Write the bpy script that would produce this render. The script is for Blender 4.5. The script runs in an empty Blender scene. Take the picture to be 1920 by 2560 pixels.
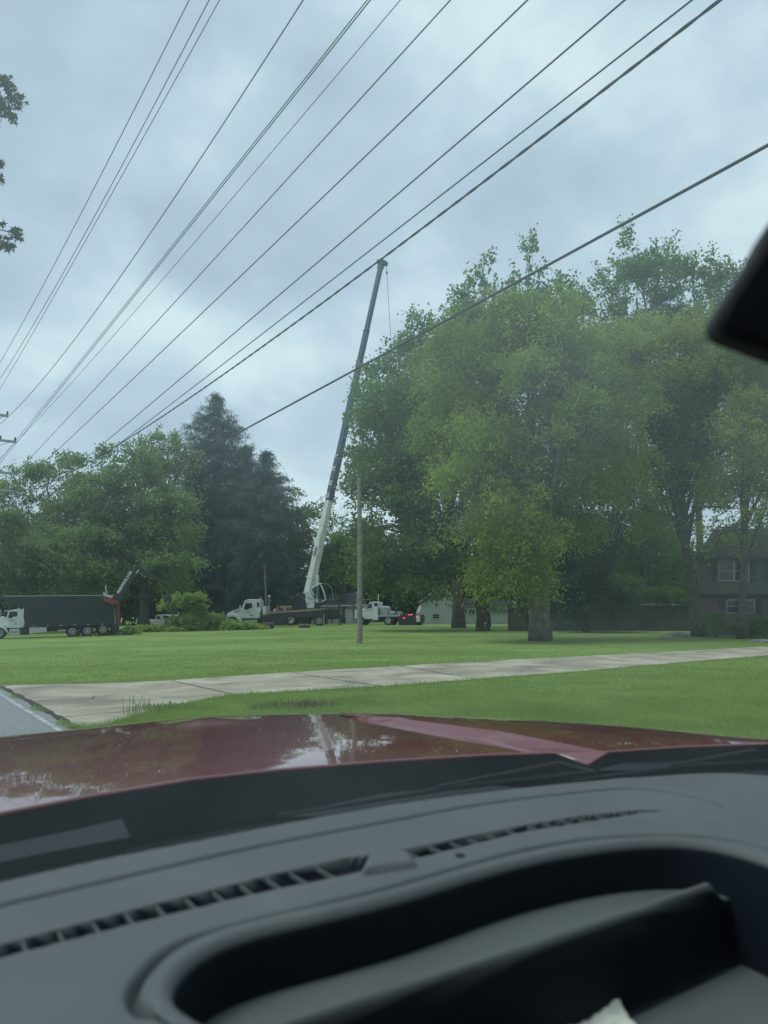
import bpy, bmesh, math, random
import numpy as np
from mathutils import Vector, Matrix, noise as mnoise
R = math.radians
random.seed(7)
sc = bpy.context.scene
col = sc.collection

# ------------------------------------------------------------------ camera
F = 1923.0                      # focal length in photo pixels (1920 x 2560)
CAMH = 1.65
PITCH = math.atan((1525 - 1280) / F)
cam_d = bpy.data.cameras.new('camera')
cam = bpy.data.objects.new('camera', cam_d)
col.objects.link(cam)
cam.location = (0, 0, CAMH)
cam.rotation_euler = (math.pi / 2 + PITCH, 0, 0)
cam_d.sensor_fit = 'HORIZONTAL'
cam_d.sensor_width = 36
cam_d.lens = 36 * F / 1920
cam_d.clip_start = 0.02
cam_d.clip_end = 6000
cam_d.dof.use_dof = True
cam_d.dof.focus_distance = 45
cam_d.dof.aperture_fstop = 6.6
sc.camera = cam

# ------------------------------------------------------------------ world, sun, exposure
SUN_EL, SUN_AZ = R(66), R(-100)      # direction towards the sun, azimuth from +Y towards +X
w = bpy.data.worlds.new("World")
sc.world = w
w.use_nodes = True
nt = w.node_tree
nt.nodes.clear()
def N(t, typ, **kw):
    n = t.nodes.new(typ)
    for k, v in kw.items():
        if k in n.inputs.keys() if hasattr(n.inputs, 'keys') else False:
            n.inputs[k].default_value = v
        else:
            setattr(n, k, v)
    return n
out = nt.nodes.new('ShaderNodeOutputWorld')
bg = nt.nodes.new('ShaderNodeBackground'); bg.inputs[1].default_value = 0.1
sky = nt.nodes.new('ShaderNodeTexSky'); sky.sky_type = 'NISHITA'; sky.sun_disc = False
sky.sun_elevation = SUN_EL; sky.sun_rotation = SUN_AZ; sky.dust_density = 3
tc = nt.nodes.new('ShaderNodeTexCoord')
mp = nt.nodes.new('ShaderNodeMapping'); mp.inputs['Scale'].default_value = (1, 1, 1.5)
mp.inputs['Location'].default_value = (3, 8, 5); mp.inputs['Rotation'].default_value = (0, R(25), R(20))
nz = nt.nodes.new('ShaderNodeTexNoise'); nz.inputs['Scale'].default_value = 3.6; nz.inputs['Detail'].default_value = 7; nz.inputs['Roughness'].default_value = 0.52
nz.inputs['Distortion'].default_value = 0.15
rp = nt.nodes.new('ShaderNodeValToRGB')
e = rp.color_ramp.elements
e[0].position = 0.36; e[0].color = (0.505, 0.58, 0.68, 1)
e[1].position = 0.66; e[1].color = (0.88, 0.94, 0.97, 1)
m_ = e.new(0.5); m_.color = (0.61, 0.70, 0.79, 1)
sc_ = nt.nodes.new('ShaderNodeMix'); sc_.data_type = 'RGBA'; sc_.blend_type = 'MULTIPLY'; sc_.inputs[0].default_value = 1.0
sc_.inputs[7].default_value = (8.0, 8.0, 8.3, 1)
mx = nt.nodes.new('ShaderNodeMix'); mx.data_type = 'RGBA'; mx.inputs[0].default_value = 0.90
nt.links.new(tc.outputs['Generated'], mp.inputs[0]); nt.links.new(mp.outputs[0], nz.inputs[0])
nt.links.new(nz.outputs[0], rp.inputs[0]); nt.links.new(rp.outputs[0], sc_.inputs[6])
nt.links.new(sky.outputs[0], mx.inputs[6]); nt.links.new(sc_.outputs[2], mx.inputs[7])
nt.links.new(mx.outputs[2], bg.inputs[0]); nt.links.new(bg.outputs[0], out.inputs[0])

sd = bpy.data.lights.new('sun', 'SUN'); so = bpy.data.objects.new('sun', sd); col.objects.link(so)
sd.energy = 1.3; sd.angle = R(25); sd.color = (1.0, 0.96, 0.9)
sv = Vector((math.sin(SUN_AZ) * math.cos(SUN_EL), math.cos(SUN_AZ) * math.cos(SUN_EL), math.sin(SUN_EL)))
so.rotation_euler = sv.to_track_quat('Z', 'Y').to_euler()
sc.view_settings.view_transform = 'Standard'; sc.view_settings.look = 'None'
sc.view_settings.exposure = 0.35; sc.view_settings.gamma = 1.0
sc.cycles.use_denoising = True
sc.cycles.max_bounces = 8; sc.cycles.transparent_max_bounces = 12
sc.cycles.diffuse_bounces = 5; sc.cycles.glossy_bounces = 3; sc.cycles.transmission_bounces = 3

# ------------------------------------------------------------------ measuring helpers
CP, SP = math.cos(PITCH), math.sin(PITCH)
C0 = Vector((0, 0, CAMH))
def ray(u, v):
    x, y, z = (u - 960) / F, 1.0, (1280 - v) / F
    return Vector((x, y * CP - z * SP, y * SP + z * CP))
def at(u, v, Y):
    d = ray(u, v)
    return C0 + d * (Y / d.y)
def gz(x, y=0):
    return 0.02 * max(-60.0, min(0.0, x))
def gnd(u, v):
    d = ray(u, v); z = 0.0
    for _ in range(12):
        t = (z - CAMH) / d.z
        z = gz(d.x * t)
    return Vector((d.x * t, d.y * t, z))
def gpt(u, Y):
    x = (u - 960) / F * Y
    return Vector((x, Y, gz(x)))

# ------------------------------------------------------------------ materials
MATS = {}
def nodes(name):
    m = bpy.data.materials.new(name); m.use_nodes = True
    t = m.node_tree
    b = t.nodes['Principled BSDF']
    return m, t, b
def mat(name, c, rough=0.6, metal=0.0, var=0.15, scale=3.0, bump=0.0, bscale=None, coat=0.0, c2=None, spec=0.5, coord='Object', emit=0):
    if name in MATS: return MATS[name]
    m, t, b = nodes(name)
    b.inputs['Roughness'].default_value = rough
    b.inputs['Metallic'].default_value = metal
    b.inputs['Coat Weight'].default_value = coat
    b.inputs['Coat Roughness'].default_value = 0.03
    b.inputs['Specular IOR Level'].default_value = spec
    tcn = t.nodes.new('ShaderNodeTexCoord')
    n = t.nodes.new('ShaderNodeTexNoise'); n.inputs['Scale'].default_value = scale; n.inputs['Detail'].default_value = 5
    t.links.new(tcn.outputs[coord], n.inputs[0])
    r = t.nodes.new('ShaderNodeValToRGB')
    c2 = c2 or tuple(x * (1 + var) for x in c)
    c1 = tuple(x * (1 - var) for x in c)
    r.color_ramp.elements[0].position = 0.3; r.color_ramp.elements[0].color = (*c1, 1)
    r.color_ramp.elements[1].position = 0.7; r.color_ramp.elements[1].color = (*c2, 1)
    t.links.new(n.outputs[0], r.inputs[0]); t.links.new(r.outputs[0], b.inputs['Base Color'])
    if bump:
        n2 = t.nodes.new('ShaderNodeTexNoise'); n2.inputs['Scale'].default_value = bscale or scale * 6; n2.inputs['Detail'].default_value = 4
        t.links.new(tcn.outputs[coord], n2.inputs[0])
        bp = t.nodes.new('ShaderNodeBump'); bp.inputs['Strength'].default_value = bump; bp.inputs['Distance'].default_value = 0.02
        t.links.new(n2.outputs[0], bp.inputs['Height']); t.links.new(bp.outputs[0], b.inputs['Normal'])
    if emit:
        b.inputs['Emission Color'].default_value = (*c, 1); b.inputs['Emission Strength'].default_value = emit
    MATS[name] = m
    return m

def leafmat(name, c, c2, trans=0.35, clump=0.35):
    m = bpy.data.materials.new(name); m.use_nodes = True
    t = m.node_tree; t.nodes.clear()
    o = t.nodes.new('ShaderNodeOutputMaterial')
    df = t.nodes.new('ShaderNodeBsdfDiffuse'); tr = t.nodes.new('ShaderNodeBsdfTranslucent'); ms = t.nodes.new('ShaderNodeMixShader')
    ms.inputs[0].default_value = trans
    at_ = t.nodes.new('ShaderNodeAttribute'); at_.attribute_name = 'tint'
    tcn = t.nodes.new('ShaderNodeTexCoord'); n = t.nodes.new('ShaderNodeTexNoise'); n.inputs['Scale'].default_value = clump; n.inputs['Detail'].default_value = 3
    t.links.new(tcn.outputs['Object'], n.inputs[0])
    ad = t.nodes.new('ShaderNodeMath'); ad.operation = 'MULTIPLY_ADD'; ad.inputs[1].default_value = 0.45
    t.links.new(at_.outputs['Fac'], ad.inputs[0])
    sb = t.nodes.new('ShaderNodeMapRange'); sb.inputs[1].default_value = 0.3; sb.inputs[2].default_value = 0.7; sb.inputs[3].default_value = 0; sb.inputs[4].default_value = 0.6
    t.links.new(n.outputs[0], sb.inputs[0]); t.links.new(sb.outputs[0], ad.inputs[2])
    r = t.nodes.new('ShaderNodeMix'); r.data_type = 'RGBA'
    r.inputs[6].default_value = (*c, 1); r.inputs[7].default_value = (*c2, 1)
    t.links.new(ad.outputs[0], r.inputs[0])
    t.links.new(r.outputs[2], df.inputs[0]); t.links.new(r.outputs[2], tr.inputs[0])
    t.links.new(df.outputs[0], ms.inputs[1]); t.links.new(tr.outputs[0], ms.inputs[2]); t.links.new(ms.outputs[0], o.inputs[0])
    return m

M_WHITE = mat('white_paint', (0.66, 0.69, 0.68), 0.35, var=0.06, scale=1.5, coat=0.3)
M_GREYP = mat('grey_paint', (0.32, 0.35, 0.36), 0.45, var=0.1)
M_BLACK = mat('black_paint', (0.02, 0.024, 0.028), 0.4, var=0.3, scale=2)
M_BOX = mat('box_paint', (0.012, 0.02, 0.025), 0.5, var=0.25, scale=0.8)
M_RUB = mat('rubber', (0.022, 0.023, 0.024), 0.85, var=0.3, scale=8)
M_CHROME = mat('chrome', (0.55, 0.57, 0.58), 0.25, 1.0, var=0.1)
M_ALU = mat('aluminium', (0.5, 0.52, 0.52), 0.4, 0.9, var=0.1, scale=6)
M_DGLASS = mat('dark_glass', (0.015, 0.02, 0.022), 0.06, var=0.1)
M_BLUEP = mat('blue_grey_paint', (0.05, 0.085, 0.13), 0.4, var=0.15, scale=0.6)
M_RED = mat('red_paint', (0.22, 0.035, 0.03), 0.5, var=0.2, scale=2)
M_REDL = mat('red_lens', (0.8, 0.03, 0.04), 0.3, emit=3.0)
M_WIRE = mat('cable_rubber', (0.02, 0.022, 0.025), 0.7)
M_STEEL = mat('steel', (0.25, 0.26, 0.27), 0.5, 0.6)
M_TEXTW = mat('white_lettering', (0.8, 0.8, 0.78), 0.5, var=0.02)
M_TEXTB = mat('black_lettering', (0.02, 0.02, 0.02), 0.5, var=0.02)
M_DECK = mat('deck_planks', (0.3, 0.22, 0.18), 0.8, var=0.25, scale=3)
M_PRUST = mat('pipe_rust', (0.16, 0.09, 0.07), 0.8, var=0.3, scale=3)
M_BARK = mat('bark', (0.075, 0.065, 0.05), 0.95, var=0.45, scale=2.5, bump=1.0, bscale=9)
M_BARKL = mat('bark_light', (0.13, 0.115, 0.09), 0.95, var=0.45, scale=2.5, bump=1.0, bscale=9)
M_ROOF = mat('shingles', (0.10, 0.105, 0.115), 0.9, var=0.3, scale=6)
M_ROOFB = mat('shingles_brown', (0.12, 0.11, 0.095), 0.9, var=0.3, scale=6)
M_TRIM = mat('trim_white', (0.6, 0.6, 0.57), 0.6, var=0.05)
M_SHUT = mat('shutter_dark', (0.03, 0.035, 0.045), 0.6)
M_FENCE = mat('fence_wood', (0.05, 0.042, 0.036), 0.9, var=0.35, scale=4)

def siding(name, c, pitch=0.2):
    m, t, b = nodes(name)
    b.inputs['Roughness'].default_value = 0.65
    tcn = t.nodes.new('ShaderNodeTexCoord')
    wv = t.nodes.new('ShaderNodeTexWave'); wv.wave_type = 'BANDS'; wv.bands_direction = 'Z'; wv.wave_profile = 'SAW'
    wv.inputs['Scale'].default_value = 0.314 / pitch
    t.links.new(tcn.outputs['Object'], wv.inputs[0])
    n = t.nodes.new('ShaderNodeTexNoise'); n.inputs['Scale'].default_value = 1.5
    t.links.new(tcn.outputs['Object'], n.inputs[0])
    r = t.nodes.new('ShaderNodeMix'); r.data_type = 'RGBA'; r.inputs[6].default_value = (*[x * .85 for x in c], 1); r.inputs[7].default_value = (*[x * 1.1 for x in c], 1)
    t.links.new(n.outputs[0], r.inputs[0]); t.links.new(r.outputs[2], b.inputs['Base Color'])
    bp = t.nodes.new('ShaderNodeBump'); bp.inputs['Strength'].default_value = 0.9; bp.inputs['Distance'].default_value = 0.03
    t.links.new(wv.outputs['Fac'], bp.inputs['Height']); t.links.new(bp.outputs[0], b.inputs['Normal'])
    return m
M_SIDEW = siding('siding_white', (0.52, 0.56, 0.55))
M_SIDET = siding('siding_tan', (0.115, 0.12, 0.105))
def brick(name):
    m, t, b = nodes(name)
    b.inputs['Roughness'].default_value = 0.85
    tcn = t.nodes.new('ShaderNodeTexCoord'); mpn = t.nodes.new('ShaderNodeMapping'); mpn.inputs['Rotation'].default_value = (math.pi / 2, 0, 0)
    bt = t.nodes.new('ShaderNodeTexBrick'); bt.inputs['Scale'].default_value = 4.0
    bt.inputs['Color1'].default_value = (0.10, 0.06, 0.05, 1); bt.inputs['Color2'].default_value = (0.14, 0.09, 0.075, 1); bt.inputs['Mortar'].default_value = (0.16, 0.15, 0.14, 1)
    t.links.new(tcn.outputs['Object'], mpn.inputs[0]); t.links.new(mpn.outputs[0], bt.inputs[0]); t.links.new(bt.outputs[0], b.inputs['Base Color'])
    return m
M_BRICK = brick('brick_wall')

# ------------------------------------------------------------------ object helpers
def tag(o, label=None, cat=None, group=None, kind=None):
    if label: o['label'] = label
    if cat: o['category'] = cat
    if group: o['group'] = group
    if kind: o['kind'] = kind
    return o
def empty(name, loc, rz=0, label=None, cat=None, group=None):
    o = bpy.data.objects.new(name, None); col.objects.link(o)
    o.location = loc; o.rotation_euler = (0, 0, rz); o.empty_display_size = 0.3
    return tag(o, label, cat, group)
class MB:
    def __init__(s): s.v = []; s.f = []
    def add(s, vs, fs):
        k = len(s.v); s.v += [tuple(p) for p in vs]; s.f += [tuple(i + k for i in f) for f in fs]
    def box(s, a, b):
        x0, y0, z0 = a; x1, y1, z1 = b
        s.add([(x0, y0, z0), (x1, y0, z0), (x1, y1, z0), (x0, y1, z0), (x0, y0, z1), (x1, y0, z1), (x1, y1, z1), (x0, y1, z1)],
              [(0, 3, 2, 1), (4, 5, 6, 7), (0, 1, 5, 4), (1, 2, 6, 5), (2, 3, 7, 6), (3, 0, 4, 7)])
        return s
    def prism(s, pts, y0, y1, scale1=1.0):      # pts (x,z) extruded in y
        n = len(pts); ar = sum(pts[i][0] * pts[(i + 1) % n][1] - pts[(i + 1) % n][0] * pts[i][1] for i in range(n))
        if ar < 0: pts = pts[::-1]
        s.add([(x, y0, z) for x, z in pts] + [(x, y1, z) for x, z in pts],
              [tuple(range(n)), tuple(range(2 * n - 1, n - 1, -1))] + [(i, i + n, (i + 1) % n + n, (i + 1) % n) for i in range(n)])
        return s
    def tube(s, pts, rad, n=8, cap=True):
        pts = [Vector(p) for p in pts]
        if not hasattr(rad, '__len__'): rad = [rad] * len(pts)
        k = len(s.v); up = Vector((0, 0, 1)); pr = None
        for i, p in enumerate(pts):
            d = (pts[min(i + 1, len(pts) - 1)] - pts[max(i - 1, 0)])
            d = d.normalized() if d.length > 1e-9 else Vector((0, 0, 1))
            if pr is None:
                a = d.cross(up) if abs(d.z) < 0.95 else d.cross(Vector((1, 0, 0)))
            else:
                a = pr - d * pr.dot(d)
            a.normalize(); pr = a; b = d.cross(a)
            for j in range(n):
                t = 2 * math.pi * j / n
                s.v.append(tuple(p + (a * math.cos(t) + b * math.sin(t)) * rad[i]))
        for i in range(len(pts) - 1):
            for j in range(n):
                s.f.append((k + i * n + j, k + i * n + (j + 1) % n, k + (i + 1) * n + (j + 1) % n, k + (i + 1) * n + j))
        if cap:
            s.f.append(tuple(k + j for j in range(n))[::-1]); s.f.append(tuple(k + (len(pts) - 1) * n + j for j in range(n)))
        return s
    def lathe_y(s, c, prof, n=28):              # prof: (radius, y) about axis y at c
        k = len(s.v)
        for r, y in prof:
            for j in range(n):
                t = 2 * math.pi * j / n
                s.v.append((c[0] + r * math.cos(t), c[1] + y, c[2] + r * math.sin(t)))
        for i in range(len(prof) - 1):
            for j in range(n):
                s.f.append((k + i * n + j, k + (i + 1) * n + j, k + (i + 1) * n + (j + 1) % n, k + i * n + (j + 1) % n))
        return s
    def build(s, name, m, parent=None, smooth=False, bevel=0, loc=None):
        me = bpy.data.meshes.new(name); me.from_pydata(s.v, [], s.f); me.update()
        if m: me.materials.append(m)
        o = bpy.data.objects.new(name, me); col.objects.link(o)
        if parent: o.parent = parent
        if loc is not None: o.location = loc
        if smooth: me.polygons.foreach_set('use_smooth', [True] * len(me.polygons))
        if bevel:
            b = o.modifiers.new('bevel', 'BEVEL'); b.width = bevel; b.segments = 2; b.limit_method = 'ANGLE'; b.angle_limit = R(35)
        return o
def text(body, size, m, parent, loc, rot, name='lettering', bold=0.0):
    c = bpy.data.curves.new(name, 'FONT'); c.body = body; c.size = size; c.align_x = 'CENTER'; c.align_y = 'CENTER'
    c.extrude = 0.004; c.offset = bold
    c.materials.append(m)
    tmp = bpy.data.objects.new('tmp', c); col.objects.link(tmp)
    dg = bpy.context.evaluated_depsgraph_get(); me = bpy.data.meshes.new_from_object(tmp.evaluated_get(dg)); me.name = name
    bpy.data.objects.remove(tmp)
    if not me.materials: me.materials.append(m)
    o = bpy.data.objects.new(name, me); col.objects.link(o); o.parent = parent; o.location = loc; o.rotation_euler = rot
    return o
class Plane:
    """vertical plane through a ground spot; loc(u,v) gives local (x,z) of the photo pixel on it"""
    def __init__(s, u, v=None, yaw=0.0, Y=None):
        s.O = gpt(u, Y) if Y else gnd(u, v)
        s.yaw = yaw; s.ax = Vector((math.cos(yaw), math.sin(yaw), 0)); s.n = Vector((-math.sin(yaw), math.cos(yaw), 0))
    def __call__(s, u, v, d=0.0):
        q = s.O + s.n * d; r = ray(u, v); t = (q - C0).dot(s.n) / r.dot(s.n); P = C0 + r * t - s.O
        return (P.dot(s.ax), P.z)
    def px(s, l, d=0.0): return [s(u, v, d) for u, v in l]
    def m(s): return s.O.y / F
def quads_mesh(name, V, m, parent=None, tint=None, k=4):
    """V: (n*k,3) verts, every k form one face"""
    n = len(V) // k
    me = bpy.data.meshes.new(name)
    me.vertices.add(len(V)); me.vertices.foreach_set('co', np.asarray(V, dtype=np.float32).ravel())
    me.loops.add(n * k); me.loops.foreach_set('vertex_index', np.arange(n * k, dtype=np.int32))
    me.polygons.add(n); me.polygons.foreach_set('loop_start', np.arange(0, n * k, k, dtype=np.int32))
    try: me.polygons.foreach_set('loop_total', np.full(n, k, dtype=np.int32))
    except Exception: pass
    me.update(calc_edges=True)
    a = me.attributes.new('tint', 'FLOAT', 'FACE')
    a.data.foreach_set('value', (tint if tint is not None else np.random.default_rng(1).random(n)).astype(np.float32))
    me.materials.append(m)
    o = bpy.data.objects.new(name, me); col.objects.link(o)
    if parent: o.parent = parent
    return o

# ------------------------------------------------------------------ ground
def grass_mat():
    m, t, b = nodes('grass_ground')
    b.inputs['Roughness'].default_value = 0.9; b.inputs['Specular IOR Level'].default_value = 0.15
    tcn = t.nodes.new('ShaderNodeTexCoord')
    def nz(s, d=5, sx=1.0):
        mpn = t.nodes.new('ShaderNodeMapping'); mpn.inputs['Scale'].default_value = (sx, 1, 1)
        n = t.nodes.new('ShaderNodeTexNoise'); n.inputs['Scale'].default_value = s; n.inputs['Detail'].default_value = d
        t.links.new(tcn.outputs['Object'], mpn.inputs[0]); t.links.new(mpn.outputs[0], n.inputs[0]); return n
    a = nz(0.18, 4, 0.4); c = nz(14, 6); f = nz(1.2, 5, 0.5)
    r1 = t.nodes.new('ShaderNodeValToRGB'); r1.color_ramp.elements[0].position = 0.40; r1.color_ramp.elements[1].position = 0.60
    r1.color_ramp.elements[0].color = (0.145, 0.225, 0.056, 1); r1.color_ramp.elements[1].color = (0.21, 0.30, 0.085, 1)
    t.links.new(a.outputs[0], r1.inputs[0])
    mm = t.nodes.new('ShaderNodeMix'); mm.data_type = 'RGBA'; mm.blend_type = 'OVERLAY'; mm.inputs[0].default_value = 0.65
    t.links.new(r1.outputs[0], mm.inputs[6]); t.links.new(c.outputs['Fac'], mm.inputs[7])
    m2 = t.nodes.new('ShaderNodeMix'); m2.data_type = 'RGBA'; m2.blend_type = 'OVERLAY'; m2.inputs[0].default_value = 0.5
    t.links.new(mm.outputs[2], m2.inputs[6]); t.links.new(f.outputs['Fac'], m2.inputs[7]); 
    pz = nz(0.55, 6, 0.6); pr = t.nodes.new('ShaderNodeMapRange'); pr.inputs[1].default_value = .52; pr.inputs[2].default_value = .78; pr.inputs[4].default_value = .75
    m3 = t.nodes.new('ShaderNodeMix'); m3.data_type = 'RGBA'; m3.inputs[7].default_value = (0.24, 0.26, 0.11, 1)
    t.links.new(pz.outputs[0], pr.inputs[0]); t.links.new(pr.outputs[0], m3.inputs[0]); t.links.new(m2.outputs[2], m3.inputs[6]); t.links.new(m3.outputs[2], b.inputs['Base Color'])
    bp = t.nodes.new('ShaderNodeBump'); bp.inputs['Strength'].default_value = 0.8; bp.inputs['Distance'].default_value = 0.05
    t.links.new(c.outputs['Fac'], bp.inputs['Height']); t.links.new(bp.outputs[0], b.inputs['Normal'])
    return m
mb = MB()
xs = [-3000, -60, -30, 0, 30, 60, 3000]; ys = [-3000, -30, 0, 20, 60, 150, 3000]
for j in ys:
    for i in xs: mb.v.append((i, j, gz(i)))
for j in range(len(ys) - 1):
    for i in range(len(xs) - 1):
        k = j * len(xs) + i; mb.f.append((k, k + 1, k + 1 + len(xs), k + len(xs)))
tag(mb.build('ground', grass_mat()), 'mown green lawn reaching back to the trees', 'lawn', kind='structure')

# road: runs along the car's heading
TH = R(34.0)
FW = Vector((-math.sin(TH), math.cos(TH), 0)); RT = Vector((math.cos(TH), math.sin(TH), 0))
e0 = gnd(194, 1823); e1 = gnd(0, 1716)
rd = (e1 - e0); rd.z = 0; rd.normalize(); rr = Vector((rd.y, -rd.x, 0))
def road_strip(off0, off1, s0, s1, dz, name, m, n=60):
    mb = MB()
    for i in range(n + 1):
        s = s0 + (s1 - s0) * i / n
        for o_ in (off0, off1):
            p = e0 + rd * s + rr * o_; mb.v.append((p.x, p.y, gz(p.x) + dz))
    for i in range(n): mb.f.append((2 * i, 2 * i + 1, 2 * i + 3, 2 * i + 2))
    return mb.build(name, m)
M_ASPH = mat('asphalt', (0.23, 0.24, 0.24), 0.9, var=0.3, scale=25, bump=0.6, bscale=60)
tag(road_strip(-8.0, 0.0, -60, 160, 0.008, 'road', M_ASPH), 'grey asphalt road at the lower left', 'road', kind='structure')
def concrete():
    m, t, b = nodes('concrete')
    b.inputs['Roughness'].default_value = 0.85
    tcn = t.nodes.new('ShaderNodeTexCoord')
    n = t.nodes.new('ShaderNodeTexNoise'); n.inputs['Scale'].default_value = 0.6; n.inputs['Detail'].default_value = 7; n.inputs['Distortion'].default_value = 0.8
    n3 = t.nodes.new('ShaderNodeTexNoise'); n3.inputs['Scale'].default_value = 18; n3.inputs['Detail'].default_value = 6
    t.links.new(tcn.outputs['Object'], n.inputs[0]); t.links.new(tcn.outputs['Object'], n3.inputs[0])
    r = t.nodes.new('ShaderNodeValToRGB'); e = r.color_ramp.elements
    e[0].position = 0.33; e[0].color = (0.21, 0.185, 0.14, 1); e[1].position = 0.66; e[1].color = (0.47, 0.42, 0.32, 1)
    t.links.new(n.outputs[0], r.inputs[0])
    mm = t.nodes.new('ShaderNodeMix'); mm.data_type = 'RGBA'; mm.blend_type = 'OVERLAY'; mm.inputs[0].default_value = 0.35
    t.links.new(r.outputs[0], mm.inputs[6]); t.links.new(n3.outputs['Fac'], mm.inputs[7]); t.links.new(mm.outputs[2], b.inputs['Base Color'])
    return m
M_CONC = concrete()
M_CRACK = mat('joint_dirt', (0.035, 0.032, 0.028), 0.95)
M_LINE = mat('road_line', (0.34, 0.36, 0.36), 0.8, var=0.5, scale=6)
tag(road_strip(-0.30, -0.215, -40, 160, 0.013, 'road_marking', M_LINE), 'worn white edge line on the asphalt', 'road marking', kind='structure')
top = [(0, 1716), (60, 1714), (228, 1710.5), (422, 1703), (700, 1684), (960, 1668.5), (1197, 1655), (1452, 1642), (1700, 1629), (1920, 1617), (2300, 1597)]
bot = [(194, 1823), (266, 1815), (329, 1794), (380, 1781), (480, 1757), (578, 1739), (700, 1732), (960, 1718), (1191, 1700), (1452, 1680), (1585, 1668), (1920, 1640), (2300, 1607)]
def resample(l, n):
    P = [gnd(*p) for p in l]; d = [0]
    for a, b in zip(P, P[1:]): d.append(d[-1] + (b - a).length)
    o = []
    for i in range(n):
        s = d[-1] * i / (n - 1)
        for k in range(len(P) - 1):
            if s <= d[k + 1] + 1e-6: o.append(P[k].lerp(P[k + 1], (s - d[k]) / max(1e-6, d[k + 1] - d[k]))); break
    return o
A = resample(top, 70); B = resample(bot, 70)
mb = MB(); NW = 6
for a, b in zip(A, B):
    for j in range(NW + 1):
        p = b.lerp(a, j / NW); mb.v.append((p.x, p.y, gz(p.x) + 0.02))
for i in range(69):
    for j in range(NW):
        k = i * (NW + 1) + j; mb.f.append((k, k + NW + 1, k + NW + 2, k + 1))
tag(mb.build('driveway', M_CONC), 'stained pale concrete driveway crossing the lawn', 'driveway', kind='structure')
DRIVE = [(p.x, p.y) for p in A] + [(p.x, p.y) for p in B[::-1]]
mb = MB()
def crack(pts, wd, dz=0.026):
    P = [gnd(*p) for p in pts]
    Q = []
    for a, b in zip(P, P[1:]):
        n = max(2, int((b - a).length / 0.25))
        for i in range(n): Q.append(a.lerp(b, i / n))
    Q.append(P[-1])
    L = []
    for i, q in enumerate(Q):
        d = (Q[min(i + 1, len(Q) - 1)] - Q[max(i - 1, 0)]); d.z = 0; d.normalize(); s = Vector((-d.y, d.x, 0))
        j = random.uniform(-.012, .012); ww = wd * random.uniform(.35, 1.1) / 2
        for g in (-1, 1):
            p = q + s * (j + g * ww); L.append((p.x, p.y, gz(p.x) + dz))
    mb.add(L, [(2 * i, 2 * i + 1, 2 * i + 3, 2 * i + 2) for i in range(len(Q) - 1)])
for c, wd in (([(425, 1703), (480, 1715), (584, 1739)], .05), ([(729, 1683), (845, 1702), (955, 1718)], .04), ([(995, 1666), (1090, 1682), (1191, 1700)], .04),
              ([(1197, 1655), (1320, 1668), (1452, 1680)], .04), ([(156, 1796), (250, 1788), (346, 1779)], .035), ([(0, 1717), (80, 1759), (194, 1823)], .13),
              ([(97, 1754), (150, 1749), (175, 1747)], .03), ([(190, 1754), (228, 1750), (236, 1744), (232, 1741)], .025), ([(1452, 1642), (1560, 1656), (1640, 1663)], .04),
              ([(0, 1715), (110, 1713), (228, 1710.5), (422, 1703)], .05)):
    crack(c, wd)
tag(mb.build('driveway_joints', M_CRACK), 'dark joints and cracks in the concrete', 'joints', kind='structure')

def inside(poly, x, y):
    """numpy point in polygon"""
    c = np.zeros(x.shape, bool); n = len(poly)
    for i in range(n):
        x0, y0 = poly[i]; x1, y1 = poly[(i + 1) % n]
        if y0 == y1: continue
        m = ((y0 > y) != (y1 > y)) & (x < (x1 - x0) * (y - y0) / (y1 - y0) + x0)
        c ^= m
    return c
# grass blades
rng = np.random.default_rng(3)
M_GR = leafmat('grass_blades', (0.235, 0.33, 0.085), (0.40, 0.51, 0.17), 0.5, 0.6)
n = 420000
yy = 8.5 - np.log(1 - rng.random(n) * .998) * 8.5; xx = (rng.random(n) * 1.25 - 0.6) * yy
keep = ~inside(DRIVE, xx, yy)
side = (xx - e0.x) * rr.x + (yy - e0.y) * rr.y
keep &= side > -0.05 + 0.12 * np.sin(yy * 3)
xx, yy = xx[keep], yy[keep]; n = len(xx)
h = 0.03 + 0.035 * rng.random(n)
d_ = np.full(n, 9.0)
DP = np.array(DRIVE)
for i in range(0, len(DP)):
    d_ = np.minimum(d_, np.hypot(xx - DP[i, 0], yy - DP[i, 1]))
h = h * (1 + 0.9 * np.exp(-(d_ / 0.3) ** 2))
zz = 0.02 * np.clip(xx, -60, 0)
an = rng.random(n) * 2 * np.pi; wd = 0.006 + 0.006 * rng.random(n)
le = rng.normal(0, 0.35, (n, 2)) * h[:, None]
V = np.zeros((n, 3, 3))
V[:, 0] = np.stack([xx - wd * np.cos(an), yy - wd * np.sin(an), zz - 0.01], 1)
V[:, 1] = np.stack([xx + wd * np.cos(an), yy + wd * np.sin(an), zz - 0.01], 1)
V[:, 2] = np.stack([xx + le[:, 0], yy + le[:, 1], zz + h], 1)
tag(quads_mesh('grass', V.reshape(-1, 3), M_GR, k=3, tint=rng.random(n)), 'short mown grass blades on the near lawn', 'grass', kind='stuff')
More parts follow.
